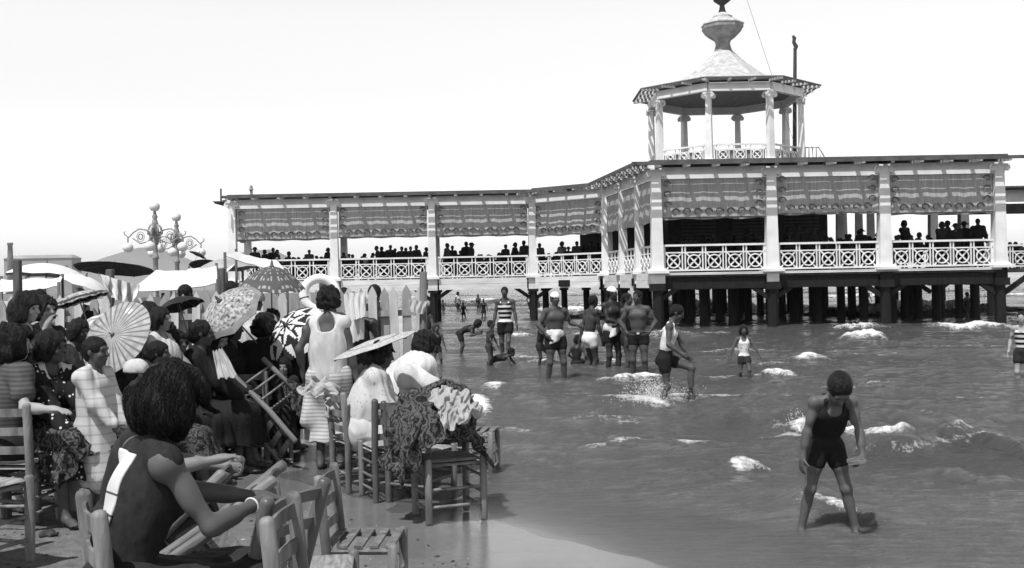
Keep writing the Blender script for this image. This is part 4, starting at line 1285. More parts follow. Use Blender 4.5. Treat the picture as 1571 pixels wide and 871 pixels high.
# ------------------------------------------------------------------ far town, lamps, fence
hz = at(20, 392, 900); 
tb = MB().box((at(62, 400, 900).x, 905, 14), (58, 20, 34)).frustum((at(62, 400, 900).x, 905, 31), (60, 22), (at(62, 400, 900).x, 905, 34), (52, 6))
bd = tb.build('warehouse', M['city'])
tag(bd, 'long low building far along the shore beside a tall smokestack', 'building')
mb = MB()
for k in range(9): mb.box((at(62, 400, 900).x - 25 + k * 6.2, 894.9, 22), (2.2, .4, 5))
mb.build('windows', M['roof_dark'], bd)
cp = at(16, 405, 880)
ch = MB().lathe([(3.2, -6), (2.2, 34), (1.9, 42), (2.4, 42.2), (2.4, 44), (1.9, 44.2)], (cp.x, cp.y, 0), 14).build('smokestack', M['brick'], None, True)
tag(ch, 'tall brick smokestack on the far left shore', 'smokestack')

def lamp(px, d, ztop, label):
    x = at(px, 420, d).x
    root = tag(empty('street_lamp', (x, d, float(sand_h(x, d)))), label, 'street lamp', 'lamp standards on the promenade')
    z0 = root.location.z; h = ztop - z0
    pole = MB().lathe([(.30, 0), (.30, .5), (.2, .6), (.16, .9), (.19, 1.0), (.12, 1.1), (.10, h * .52), (.14, h * .53), (.14, h * .545), (.10, h * .56), (.09, h * .64), (.13, h * .65), (.13, h * .67), (.09, h * .69)], n=14)
    pole.build('pole', M['grey_iron'], root, True)
    head = MB().lathe([(.09, h * .68), (.13, h * .705), (.14, h * .73), (.18, h * .75), (.15, h * .775), (.11, h * .80), (.14, h * .815), (.11, h * .84), (.08, h * .86), (.12, h * .875), (.07, h * .90), (.05, h * .93), (.12, h * .945)], n=14)
    for k in range(8):
        a = k * math.pi / 4
        head.path([(.12 * math.cos(a), .12 * math.sin(a), h * .72), (.30 * math.cos(a), .30 * math.sin(a), h * .735), (.26 * math.cos(a), .26 * math.sin(a), h * .785), (.18 * math.cos(a), .18 * math.sin(a), h * .81)], .035, 6)
    head.build('lamp_head', M['grey_iron'], root, True)
    g = MB().lathe([(.02, -.2), (.14, -.17), (.20, -.08), (.215, .0), (.20, .08), (.14, .16), (.02, .21)], (0, 0, h - .19), 18)
    g.build('globe', M['globe'], root, True)
    for k in range(4):
        a = math.radians(8 + 90 * k); c, s = math.cos(a), math.sin(a)
        pt = lambda r, z: (r * .74 * c, r * .74 * s, z)
        zb = h * .725
        am = MB().path([pt(.15, zb + .05), pt(.5, zb + .22), pt(.85, zb + .26), pt(1.15, zb + .12), pt(1.4, zb - .08), pt(1.62, zb + .02), pt(1.66, zb + .13), pt(1.58, zb + .16)], [.032, .032, .03, .028, .028, .025, .022, .02], 7)
        for rr, tw in ((.20, .015), (.11, .026)):
            am.path([pt(.78 + rr * math.cos(t), zb - .06 + rr * math.sin(t)) for t in np.linspace(0, 6.283, 19)[:-1]], tw, 6, closed=True)
        am.path([pt(.15, zb - .1), pt(.45, zb - .28), pt(.8, zb - .34), pt(1.2, zb - .12)], .03, 6)
        am.rod(pt(1.46, zb - .05), pt(1.46, zb - .32), .03, 6)
        ao = am.build('arm', M['grey_iron'], root, True)
        MB().lathe([(.02, -.2), (.13, -.17), (.2, -.08), (.215, 0), (.2, .08), (.13, .16), (.05, .2)], pt(1.46, zb - .5), 18).build('globe', M['globe'], ao, True)
    return root
lamp(239, 43, 5.30, 'taller globe street lamp left of its twin, with scrolled iron arms, behind the beach parasols')
lamp(272, 48, 5.20, 'shorter globe street lamp right of its twin and nearer to the pier walkway')

# ---- picket fence on the sand
FD = 12.2
fence = tag(empty('picket_fence', (0, FD, 0)), 'weathered pale picket fence across the beach behind the crowd', 'fence')
def fx_(px): return ray(px, 450)[0] * FD
rnd = random.Random(3)
x = fx_(-14); i = 0
while x < fx_(642):
    if not (fx_(168) < x < fx_(184) and False):
        h = 1.60 + rnd.uniform(-.02, .02) + .05 * (x - fx_(0)) / (fx_(640) - fx_(0)); w = .098 + rnd.uniform(-.006, .006)
        zb = float(sand_h(x, FD)) - .1
        o = MB()
        pts = [(-w / 2, zb), (w / 2, zb), (w / 2, h - .14), (w * .56, h - .125), (w * .40, h - .07), (0, h), (-w * .40, h - .07), (-w * .56, h - .125), (-w / 2, h - .14)]
        vs = [(px_, -.011, z) for px_, z in pts] + [(px_, .011, z) for px_, z in pts]; n_ = len(pts)
        o.add(vs, [tuple(range(n_)), tuple(range(2 * n_ - 1, n_ - 1, -1))] + [(k, n_ + k, n_ + (k + 1) % n_, (k + 1) % n_) for k in range(n_)])
        pk = o.build('picket', M['fence2'] if i % 2 == 0 else M['fence'], fence)
        pk.location = (x, -.03 if i % 2 == 0 else .05, 0); pk.rotation_euler = (rnd.uniform(-.02, .02), rnd.uniform(-.025, .025), 0)
    x += .1315 + rnd.uniform(-.006, .006); i += 1
for z in (.62, 1.32):
    for a, b in ((-14, 165), (165, 335), (335, 495), (495, 644)):
        MB().beam((fx_(a), .018, z), (fx_(b), .018, z + .02), .03, .07).build('rail', M['fence'], fence)
for px, pt in ((20, 398), (163, 413), (335, 411), (492, 427)):
    xx = fx_(px); zt = at(px, pt, FD).z
    MB().frustum((xx, .10, -.2), (.088, .088), (xx + .01, .10, zt), (.08, .08)).build('post', M['post'], fence, bevel=.008)
xx = ray(648, 480)[0] * 11.9
pp = MB().path([(xx - .02, 11.9, -.4), (xx, 11.9, .8), (xx + .02, 11.9, at(649, 417, 11.9).z)], [.05, .046, .042], 8).build('mooring_post', M['post'], None, True)
tag(pp, 'tall dark timber post standing at the water edge where the fence ends', 'post')

# ------------------------------------------------------------------ parasols, tents
def place_axis(o, hub, axis, spin=0.0):
    q = Vector(axis).normalized().to_track_quat('Z', 'Y')
    o.rotation_mode = 'QUATERNION'
    o.rotation_quaternion = q @ Matrix.Rotation(spin, 3, 'Z').to_quaternion()
    o.location = hub
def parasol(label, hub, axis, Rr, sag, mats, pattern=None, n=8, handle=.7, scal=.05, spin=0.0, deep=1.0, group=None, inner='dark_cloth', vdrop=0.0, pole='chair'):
    """domed cloth on ribs; mats a list, pattern(theta 0..1, r 0..1) picks the slot"""
    root = tag(empty('parasol'), label, 'parasol', group)
    place_axis(root, hub, axis, spin)
    na, nr = (96, 14) if n != 16 else (192, 14)
    def P(t, r, off=0):
        rib = abs(((t * n) % 1) - .5) * 2                     # 1 on a rib
        rr = Rr * r * (1 - scal * (1 - rib ** 2) * r * r)
        z = -sag * (r ** (1.5 + .5 * deep)) * (1 - .10 * (1 - rib) * r) + off
        return (rr * math.cos(6.28319 * t), rr * math.sin(6.28319 * t), z)
    vs, fs, mi = [], [], []
    for side, off in ((0, .004), (1, 0)):
        o = len(vs)
        for j in range(nr + 1):
            for i in range(na): vs.append(P(i / na, max(j / nr, .004), off))
        for j in range(nr):
            for i in range(na):
                a, b = o + j * na + i, o + j * na + (i + 1) % na
                c, d = b + na, a + na
                fs.append((a, d, c, b) if side == 0 else (a, b, c, d))
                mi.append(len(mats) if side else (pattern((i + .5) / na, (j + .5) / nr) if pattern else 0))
    if vdrop:                                                    # a hanging valance
        o = len(vs)
        for k in (0, 1):
            for i in range(na):
                p = P(i / na, 1, 0); vs.append((p[0] * (1 + .01 * k), p[1] * (1 + .01 * k), p[2] - vdrop * k * (.75 + .25 * math.sin(i / na * 6.283 * n * 2))))
        for i in range(na): fs.append((o + i, o + na + i, o + na + (i + 1) % na, o + (i + 1) % na)); mi.append(0)
    mb = MB().add(vs, fs)
    me = bpy.data.meshes.new('canopy'); me.from_pydata(mb.v, [], mb.f)
    for m in mats: me.materials.append(M[m])
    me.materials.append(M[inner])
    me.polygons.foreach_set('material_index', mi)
    me.polygons.foreach_set('use_smooth', [True] * len(mi)); me.update()
    cn = link('canopy', me, root)
    for k in range(n):
        t = (k + 0.0) / n + .5 / n * 0
        t = k / n
        MB().path([P(t, r, -.008) for r in (.02, .3, .6, .85, 1.0)], .0045 if Rr < .6 else .009, 5).build('rib', M['post'], root)
    MB().path([(0, 0, .05), (0, 0, -handle)], [.006 if Rr < .6 else .016, .009 if Rr < .6 else .02], 7).build('pole', M[pole], root, True)
    MB().lathe([(.004, .075), (.013, .05), (.018, .015), (.03, .003)] if n != 16 else [(.004, .022), (.012, .014), (.02, .003)], n=10).build('ferrule', M['post'], root, True)
    return root
def star(t, r):
    s = (t * 8) % 1; s = abs(s - .5) * 2                       # 1 on the ribs, 0 between
    par = int(t * 16) % 2
    if r < .30: return (1 if s * .30 > r * .9 else 0) if r > .05 else 1
    if r < .62: return 1 if (s > (r - .30) / .32) == bool(int(t * 8) % 2) else 0
    return 1 if ((1 - s) > (r - .62) / .42) == bool(int(t * 8 + .5) % 2) else 0
def stripes(t, r): return 1 if ((.5 - abs(((t * 8) % 1) - .5)) * r * 7.5 + .1) % 1 < .17 else 0
M['stripe_dark'] = mat('striped_cloth', .085, .85, .15, 9)
def border(t, r): return 1 if r > .86 else 0

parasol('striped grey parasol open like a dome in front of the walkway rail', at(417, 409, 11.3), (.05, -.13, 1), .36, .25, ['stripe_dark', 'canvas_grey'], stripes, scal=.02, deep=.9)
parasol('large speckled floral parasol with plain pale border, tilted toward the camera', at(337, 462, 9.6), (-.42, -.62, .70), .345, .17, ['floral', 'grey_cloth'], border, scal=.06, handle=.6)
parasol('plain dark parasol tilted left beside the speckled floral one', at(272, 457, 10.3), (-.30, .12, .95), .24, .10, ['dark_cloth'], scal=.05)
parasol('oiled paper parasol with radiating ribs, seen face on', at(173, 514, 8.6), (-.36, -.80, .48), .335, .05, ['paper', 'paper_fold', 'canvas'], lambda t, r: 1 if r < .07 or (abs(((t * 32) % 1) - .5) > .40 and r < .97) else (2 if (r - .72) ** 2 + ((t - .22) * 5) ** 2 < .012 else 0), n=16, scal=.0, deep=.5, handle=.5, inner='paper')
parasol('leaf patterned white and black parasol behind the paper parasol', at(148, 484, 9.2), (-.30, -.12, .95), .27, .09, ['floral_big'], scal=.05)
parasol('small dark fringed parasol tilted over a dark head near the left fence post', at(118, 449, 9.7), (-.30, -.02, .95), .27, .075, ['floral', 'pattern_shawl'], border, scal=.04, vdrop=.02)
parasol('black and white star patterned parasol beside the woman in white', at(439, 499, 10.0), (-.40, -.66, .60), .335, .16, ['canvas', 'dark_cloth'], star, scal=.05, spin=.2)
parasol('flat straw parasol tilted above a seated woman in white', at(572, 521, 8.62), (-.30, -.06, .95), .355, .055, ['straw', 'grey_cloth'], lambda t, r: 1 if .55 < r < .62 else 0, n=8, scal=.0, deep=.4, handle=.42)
G_ = 'big umbrellas beyond the fence'
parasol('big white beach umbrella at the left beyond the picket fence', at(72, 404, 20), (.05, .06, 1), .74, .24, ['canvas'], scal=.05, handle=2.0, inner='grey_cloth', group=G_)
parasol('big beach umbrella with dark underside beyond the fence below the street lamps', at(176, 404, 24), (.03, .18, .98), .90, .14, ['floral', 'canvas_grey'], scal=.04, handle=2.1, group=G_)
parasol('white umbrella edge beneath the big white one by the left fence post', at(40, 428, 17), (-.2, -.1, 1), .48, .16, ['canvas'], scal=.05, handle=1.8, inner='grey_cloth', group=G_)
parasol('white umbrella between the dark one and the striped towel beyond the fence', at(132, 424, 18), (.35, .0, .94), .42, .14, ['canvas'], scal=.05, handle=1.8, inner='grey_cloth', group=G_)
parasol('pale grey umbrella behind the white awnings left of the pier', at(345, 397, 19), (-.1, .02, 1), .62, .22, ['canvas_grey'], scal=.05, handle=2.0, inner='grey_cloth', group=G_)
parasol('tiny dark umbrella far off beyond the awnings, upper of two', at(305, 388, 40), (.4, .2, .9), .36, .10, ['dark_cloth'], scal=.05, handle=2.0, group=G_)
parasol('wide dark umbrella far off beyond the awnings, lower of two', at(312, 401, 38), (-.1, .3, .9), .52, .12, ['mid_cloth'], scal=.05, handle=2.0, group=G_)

def sheet(name, label, corners, mname, sagv=.12, cat='awning', nu=22, nv=12, poles=True, fold=.004, thick=.008, seed=0):
    """cloth stretched between four corners, sagging; poles to the sand under its corners"""
    A, B_, C_, D_ = [Vector(c) for c in corners]
    root = tag(empty(name, tuple((A + B_ + C_ + D_) / 4)), label, cat)
    o0 = root.location
    r = random.Random(seed); ph = r.random() * 6
    vs, fs = [], []
    nrm = (B_ - A).cross(D_ - A).normalized()
    for side in (0, 1):
        o = len(vs)
        for j in range(nv + 1):
            for i in range(nu + 1):
                u, v = i / nu, j / nv
                p = A * (1 - u) * (1 - v) + B_ * u * (1 - v) + C_ * u * v + D_ * (1 - u) * v
                p = p + Vector((0, 0, -sagv * 4 * u * (1 - u) * (.35 + .65 * 4 * v * (1 - v) * .6))) + nrm * (fold * math.sin(u * 19 + ph + v * 1.5 + math.sin(v * 4 + ph)) + fold * .5 * math.sin(u * 33 + 2 * ph - v * 2) + fold * .12 * math.sin(v * 9 + ph * 2 + u * 5)) - nrm * thick * side
                vs.append(tuple(p - o0))
        for j in range(nv):
            for i in range(nu):
                q = o + j * (nu + 1) + i
                fs.append((q, q + 1, q + nu + 2, q + nu + 1) if side == 0 else (q, q + nu + 1, q + nu + 2, q + 1))
    MB().add(vs, fs).build('cloth', M[mname], root, True)
    if poles:
        for c in (A, B_, C_, D_):
            MB().path([tuple(c - o0 + Vector((0, 0, .05))), (c.x - o0.x, c.y - o0.y, float(sand_h(c.x, c.y)) - o0.z - .1)], .022, 7).build('pole', M['post'], root, True)
    return root
sheet('beach_awning', 'broad white canvas awning beyond the fence, between lamps and dark post', [at(200, 446, 13.0), at(334, 434, 13.0), at(332, 408, 16.5), at(240, 414, 16.5)], 'canvas', .10, seed=1)
sheet('beach_awning', 'long white canvas awning sloping behind the striped parasol', [at(345, 392, 15.2), at(440, 418, 14.4), at(425, 399, 18), at(362, 386, 18)], 'canvas', .06, seed=2)
sheet('beach_awning', 'grey white awning with patterned shade under it, right of the lamps', [at(262, 436, 16.8), at(345, 420, 16.8), at(372, 395, 20), at(290, 412, 20)], 'canvas', .08, seed=3)
sheet('beach_awning', 'low white canvas awning behind the two left standing women', [at(-10, 447, 14.0), at(90, 438, 14.2), at(96, 425, 16.5), at(2, 428, 16.5)], 'canvas', .08, seed=4)
sheet('hanging_towel', 'striped towel hung over the left fence post', [at(150, 418, 12.0), at(214, 437, 12.0), at(208, 466, 12.0), at(172, 456, 12.0)], 'stripe_cloth', .03, 'towel', poles=False, fold=.03, seed=5)
sheet('hanging_towel', 'white cloth knotted over the tall post at the water edge', [at(627, 459, 11.8), at(655, 462, 11.82), at(650, 482, 11.84), at(630, 478, 11.8)], 'white_cloth', .01, 'cloth', poles=False, fold=.006, seed=6)
# wind screen cloths between fence and tents
sheet('canvas_screen', 'white canvas wind screen standing close behind the picket fence', [at(-10, 462, 13.6), at(250, 455, 13.6), at(250, 512, 13.6), at(-10, 515, 13.6)], 'canvas', .02, 'wind screen', fold=.05, seed=7)

# ------------------------------------------------------------------ cloth let fall over things
def drape(name, corners, colliders, frames=45, nu=46, nv=40, mass=.35, bend=.4, dist=.012, pleat=(.03, .03), fu=23, fv=19):
    A,B,C,D=[Vector(c) for c in corners]
    vs=[];fs=[]
    r=random.Random(4)
    for j in range(nv+1):
        for i in range(nu+1):
            u,v=i/nu,j/nv
            p=A*(1-u)*(1-v)+B*u*(1-v)+C*u*v+D*(1-u)*v
            vs.append(tuple(p+Vector((0,0,pleat[0]*math.sin(u*fu+v*7)+pleat[1]*math.sin(v*fv-u*5)))))
    for j in range(nv):
        for i in range(nu):
            q=j*(nu+1)+i; fs.append((q,q+1,q+nu+2,q+nu+1))
    me=bpy.data.meshes.new(name); me.from_pydata(vs,[],fs); me.update()
    o=bpy.data.objects.new(name,me); COL.objects.link(o)
    cs=[]
    for mb in colliders:
        c=mb.build('collider',None); cs.append(c)
        m=c.modifiers.new('c','COLLISION'); c.collision.thickness_outer=.012; c.collision.cloth_friction=60
    m=o.modifiers.new('cloth','CLOTH')
    st=m.settings; st.quality=6; st.mass=mass; st.tension_stiffness=12; st.compression_stiffness=8; st.shear_stiffness=4; st.bending_stiffness=bend; st.air_damping=2
    cc=m.collision_settings; cc.use_collision=True; cc.distance_min=dist; cc.use_self_collision=True; cc.self_distance_min=.008; cc.collision_quality=3
    m.point_cache.frame_start=1; m.point_cache.frame_end=frames
    for f in range(1,frames+1): S.frame_set(f)
    dg=bpy.context.evaluated_depsgraph_get()
    me2=bpy.data.meshes.new_from_object(o.evaluated_get(dg))
    bpy.data.objects.remove(o)
    for c in cs: bpy.data.objects.remove(c)
    S.frame_set(1)
    return me2
def cloth_obj(me, name, label, cat, m, thick=.008):
    o = link(name, me, None, M[m])
    me.polygons.foreach_set('use_smooth', [True] * len(me.polygons))
    a = o.modifiers.new('thickness', 'SOLIDIFY'); a.thickness = thick
    b = o.modifiers.new('smooth', 'SUBSURF'); b.levels = 1; b.render_levels = 1
    return tag(o, label, cat)
# swimming ring
rc = at(491, 451, 11.92)
rg = MB().path([(.185 * math.cos(t), 0, .185 * math.sin(t)) for t in np.linspace(0, 6.283, 33)[:-1]], .053, 14, closed=True)
ring = MB(); ring = rg.build('swim_ring', M['rubber'], None, True)
ring.location = rc; ring.rotation_euler = (math.radians(-14), math.radians(18), math.radians(8))
tag(ring, 'white inflated swimming ring hung on a fence post', 'swimming ring')
MB().path([(.185 * math.cos(t) + .056 * math.cos(a) * math.cos(t), .056 * math.sin(a), .185 * math.sin(t) + .056 * math.cos(a) * math.sin(t)) for t in (3.7,) for a in np.linspace(0, 6.283, 13)[:-1]], .005, 5, closed=True).build('band', M['iron'], ring)

# ------------------------------------------------------------------ chairs
CH = {}
def chair_proto(kind, wood='chair'):
    root = empty('ladderback_chair')
    W_, Dp, hs_, hb = .40, .36, .43, .82
    lean = .035
    def parts(mb, n, sm=True): return mb.build(n, M[wood], root, sm)
    for s in (-1, 1):
        parts(MB().path([(s * .19, .17, 0), (s * .192, .17, .02), (s * .195, .17, hs_), (s * .20, .17 + lean, hb - .02), (s * .20, .172 + lean, hb - .006), (s * .20, .173 + lean, hb)], [.021, .025, .027, .027, .022, .011], 12), 'back_post')
        parts(MB().path([(s * .20, -.18, 0), (s * .20, -.18, .02), (s * .20, -.18, hs_ + .012), (s * .20, -.18, hs_ + .024)], [.021, .025, .026, .017], 12), 'front_leg')
    for z in (.12, .24): 
        parts(MB().rod((-.19, -.18, z), (.19, -.18, z), .0115, 8), 'rung')
    for s in (-1, 1):
        for z in (.10, .20, .31): parts(MB().rod((s * .195, -.17, z), (s * .193, .17, z), .011, 8), 'rung')
    parts(MB().rod((-.185, .17, .16), (.185, .17, .16), .0115, 8), 'rung')
    for z in (.52, .64, .76):
        y = .17 + lean * (z - hs_) / (hb - hs_)
        pts = [(-.192, y), (-.10, y + .016), (0, y + .022), (.10, y + .016), (.192, y)]
        vs = [(a, b + o, z + k) for o in (-.006, .006) for k in (-.025, .025) for a, b in pts]; fs = []
        for i in range(4): fs += [(i, i + 1, 5 + i + 1, 5 + i), (10 + i, 15 + i, 15 + i + 1, 10 + i + 1), (5 + i, 6 + i, 16 + i, 15 + i), (i, 10 + i, 11 + i, i + 1)]
        fs += [(0, 5, 15, 10), (4, 14, 19, 9)]
        parts(MB().add(vs, fs), 'slat', False)
    if kind == 'slat':
        mb = MB()
        for k in range(5):
            y = -.165 + k * .082
            mb.box((0, y, hs_ + .012), (.40, .046, .014))
        for s in (-1, 1): mb.rod((s * .19, -.18, hs_ - .012), (s * .19, .17, hs_ - .012), .014, 8)
        mb.build('seat', M[wood], root)
    elif kind == 'spindle':
        mb = MB()
        for k in range(9): mb.rod((-.195, -.15 + k * .04, hs_), (.195, -.15 + k * .04, hs_), .012, 7)
        mb.build('seat', M[wood], root, True)
    else:                                                        # woven rush: four triangles of cord meeting in the middle
        vs, fs = [], []
        n_ = 15
        for i in range(n_ + 1):
            for j in range(n_ + 1):
                u, v = i / n_ * 2 - 1, j / n_ * 2 - 1
                e = max(abs(u), abs(v)); g = .5 + .5 * math.cos(e * n_ * 3.1416)
                vs.append((u * .198, v * .178 - .005, hs_ + .004 + .010 * e * e + .003 * g - .018 * (e > .97)))
        for i in range(n_):
            for j in range(n_): q = i * (n_ + 1) + j; fs.append((q, q + n_ + 1, q + n_ + 2, q + 1))
        k = len(vs); vs += [(a, b, c - .03) for a, b, c in vs]
        fs += [tuple(reversed([x + k for x in f])) for f in fs]
        MB().add(vs, fs).build('seat', M['rush'], root, True)
    return root
def chair(kind, wood, label, loc, rz=0.0, rx=0.0, ry=0.0, group='ladderback chairs on the beach', sc=1.0):
    key = (kind, wood)
    o = CH[key] if key not in CH.get('used', set()) and key in CH else None
    if key not in CH: CH[key] = chair_proto(kind, wood); o = CH[key]
    else: o = copy_tree(CH[key])
    tag(o, label, 'chair', group)
    o.location = loc; o.rotation_euler = (math.radians(rx), math.radians(ry), math.radians(rz)); o.scale = (sc,) * 3
    return o
# ------------------------------------------------------------------ chairs on the sand and in the shallows
def pos(px, d, dz=0.0):
    p = stand(px, d); p.z += dz
    return (p.x, p.y, p.z)
FGD = 3.6
fgw = Vector(pos(186, FGD)); FH = 124
def face_dir(h): a = math.radians(h); return Vector((math.sin(a), -math.cos(a), 0))
chair('rush', 'chair', 'ladderback chair under the foreground woman, its back posts at the bottom left', pos(232, 3.67), 119, sc=1.03)
chair('rush', 'chair', 'rush seated chair whose back posts the foreground woman grips', pos(519, 3.62), 90, sc=1.04)
chair('slat', 'chair', 'empty chair with wide pale seat slats at the bottom centre edge', pos(553, 5.1), 88, sc=.90)
def chair_by_top(kind, wood, label, target, rz, rx, ry=0, sc=1.0, pt=(0, .24, .82)):
    o = chair(kind, wood, label, (0, 0, 0), rz, rx, ry, sc=sc)
    R = o.rotation_euler.to_matrix()
    o.location = Vector(target) - R @ (Vector(pt) * sc)
    return o
chair_by_top('rush', 'chair', 'chair tipped forward with its posts slanting up, behind the gripping hands', at(424, 712, 4.75), 96, 57)
chair_by_top('rush', 'chair', 'chair tipped forward behind the foreground woman, post ends by the far hand', at(352, 704, 5.1), 92, 50)
chair('rush', 'chair', 'ladderback chair with pale slats, back to camera, under the woman in grey at left', pos(18, 6.95), 176, sc=1.02)
chair('rush', 'chair', 'chair with sunlit seat cut off by the left picture edge, lowest there', pos(-50, 5.75), 68, sc=1.08)
chair('rush', 'chair', 'upright ladderback chair under the curly haired figure in dark jacket', pos(387, 9.95), 168, sc=1.08)
chair('rush', 'chair', 'small low chair standing empty on sand behind the foreground head', pos(309, 9.6), 62)
chair('rush', 'chair', 'low chair of the woman under the straw parasol, standing in water film', pos(548, 8.55), 118, sc=1.0)
chair('rush', 'chair', 'chair standing in shallow water heaped with shawl and white clothes', pos(682, 7.35), 22, sc=1.0)
chair('slat', 'chair', 'slatted chair turned from camera at the water behind the heaped chair', pos(724, 9.35), 82, sc=.98)
chair('rush', 'chair_dark', 'dark wet chair just behind the heaped chair in the shallows', pos(640, 8.0), 150, sc=.96)
chair('rush', 'chair_dark', 'chair under the large dark clad woman with hair bun', pos(296, 9.45), 112, sc=1.05)
chair('rush', 'chair_dark', 'chair under the woman in spotted dress', pos(68, 7.3), 58)
chair('rush', 'chair_dark', 'chair of the white robed bather near the mooring post', pos(612, 9.6), 140, sc=1.05)
chair_by_top('rush', 'chair_dark', 'dark chair leaning against the gripped chair, its post between the hands and the slatted chair', at(447, 742, 3.95), 70, 22)
chair('rush', 'chair', 'low rush seated chair between gripped chair and slatted chair at bottom edge', pos(474, 4.5), 96, sc=.9)
chair('rush', 'chair_dark', 'dark chair in the film of water left of the heaped chair', pos(597, 8.15), 205, sc=.98)
chair('rush', 'chair_dark', 'dark chair beyond the straw parasol woman, turned to the sea', pos(585, 9.1), 96, sc=1.0)
chair('rush', 'chair_dark', 'chair in shade beneath the dark profile of the woman by the floral parasol', pos(352, 10.0), 84, sc=1.05)
# overturned chair, feet up
oc = chair('spindle', 'chair', 'overturned chair lying on the sand with its spindle seat showing', (0, 0, 0))
zx = Vector((.70, -.10, -.69)).normalized(); xx_ = Vector((.42, -.62, .55)); xx_ = (xx_ - zx * xx_.dot(zx)).normalized(); yx = zx.cross(xx_)
Rm = Matrix((xx_, yx, zx)).transposed()
oc.rotation_euler = Rm.to_euler()
oc.location = at(414, 634, 9.7) - Rm @ Vector((0, 0, .36))
dz_ = float(sand_h(at(414, 634, 9.7).x, 9.7)) - min((oc.location + Rm @ Vector(c)).z for c in ((-.2, .24, .82), (.2, .24, .82), (-.2, -.18, 0), (.2, -.18, 0), (-.2, -.18, .45), (.2, -.18, .45), (.2, .17, 0), (-.2, .17, 0)))
oc.location.z += dz_ + .01

# ------------------------------------------------------------------ people
def loc(p, h, w):
    """world point -> body frame of someone at p facing h"""
    v = Vector(w) - Vector(p); a = math.radians(-h)
    return (v.x * math.cos(a) - v.y * math.sin(a), v.x * math.sin(a) + v.y * math.cos(a), v.z)
def inchair(hc, ha, v): return Vector((hc[0] + v[0] * math.cos(ha) - v[1] * math.sin(ha), hc[1] + v[0] * math.sin(ha) + v[1] * math.cos(ha), hc[2] + v[2]))
SITK = dict(fl=(.11, -.42, .085), fr=(-.11, -.44, .085))
def vox_at(d): return min(.017, max(.0065, d * .00095))
def human(label, p, h, skin='skin', dress=None, group=None, vox=None, **k):
    B = skeleton(**k)
    body(B, vox or vox_at(p[1]), skin, label, group)
    if dress: dress(B)
    put(B, p, h)
    return B
def sitter(label, p, h, skin='skin', dress=None, seat=.43, **k):
    q = dict(fl=(.11, -.43, .085), fr=(-.12, -.41, .085), pz=seat + .10)
    q.update(k)
    return human(label, p, h, skin, dress, **q)

# --- the foreground woman
p = tuple(fgw)
def dress_fg(B):
    B['bodice'] = top(B, 'dark_print', 'none', 'dress_bodice', .014, noise=(.006, 38, (1, 1, .8)))
    skirt(B, 'dark_cloth', 1.35, .03, 'dress_skirt', noise=(.014, 22))
    strands(B, hair(B, 'big'), 1500, 3)
    mb = MB().path([tuple((B['WR'] - (B['WR'] - B['ER']) * .06 + np.cross(unit(B['WR'] - B['ER']), V(0, 0, 1)) * .031 * math.cos(t) + np.cross(unit(B['WR'] - B['ER']), np.cross(unit(B['WR'] - B['ER']), V(0, 0, 1))) * .031 * math.sin(t)) * B['s']) for t in np.linspace(0, 6.283, 17)[:-1]], .0035, 6, closed=True)
    mb.build('bracelet', M['globe'], B['o'], True)
hr_ = at(390, 774, 3.78); hl_ = at(398, 762, 3.98)
FG = human('foreground woman seated sideways with bushy dark hair, in sleeveless grey dress', p, FH, 'skin_boy', dress_fg, vox=.0062, H=1.60, fem=True, pz=.52, lean=15, pitch=14, yaw=-6, bend=.4, twist=4,
           fl=(.11, -.44, .085), fr=(-.12, -.42, .085), hr=loc(p, FH, hr_), hl=loc(p, FH, hl_), er=(-.7, .2, -1), el=(.5, .3, -1), pr=(0, .1, -1), pl=(0, .1, -1), curl=.75, hs=.96, fat=.90)
# towel laid over her back
B = FG; s_b = B['s']
gr_ = wrap_strip(B, B['bodice'], (.15, -.21), -.045, .135)
me = grid_mesh('towel', gr_[..., 0], gr_[..., 1], gr_[..., 2])
o = cloth_obj(me, 'towel', 'white towel with thin dark lines laid over the foreground woman\'s back', 'towel', 'towel', .012)
me.materials.append(M['tee'])
nrow = gr_.shape[1] - 1
for f_ in me.polygons: f_.material_index = 0
o.location = p; o.rotation_euler = (0, 0, math.radians(FH))
for f_ in me.polygons:                                      # woven lines across the towel
    if f_.index // nrow in (18, 27, 36): f_.material_index = 1
# --- the woman half hidden behind her
p = pos(176, 5.05)
human('woman mostly hidden behind the foreground head, one bare arm reaching to a chair post', p, 100, 'skin', lambda B: (top(B, 'dark_cloth', 'none'), skirt(B, 'dark_cloth', 1.3), hair(B, 'bob')), vox=.008, H=1.44, fem=True, pz=.44, lean=17, bend=.4,
      fl=(.11, -.42, .085), fr=(-.12, -.42, .085), hr=loc(p, 100, at(336, 704, 4.95)), er=(-.6, .3, -.8), hl=loc(p, 100, at(345, 715, 5.2)), pr=(0, 0, -1), curl=.8)
# --- left group
p = pos(4, 7.0)
sitter('seated woman in grey short sleeves, one arm over her chair back, at left edge', p, 140, 'skin_pale', lambda B: (top(B, 'stripe_tee', 'short'), skirt(B, 'dark_cloth', 1.3), strands(B, hair(B, 'big'), 700, 5)), H=1.60, fem=True, lean=6, yaw=-42, hr=loc(p, 140, at(80, 628, 6.7)), er=(-.2, .4, -1), pr=(0, 0, -1))
p = pos(66, 7.3)
def polka(B):
    top(B, 'polka', 'long', 'spotted_bodice'); skirt(B, 'polka', 1.4, name='spotted_skirt'); hair(B, 'bob')
    R = np.array([B['r1'], B['f1'], B['u1']])
    wear(B, 'collar', G(B, 'torso', 'shoulders'), 'white_cloth', .027, subs=[ell(B['N'] + B['f1'] * .06 + B['u1'] * .03, V(.062, .10, .10), R, .01)], cuts=[(B['N'] - B['u1'] * .10 , -B['u1'] + .5 * B['f1'])])
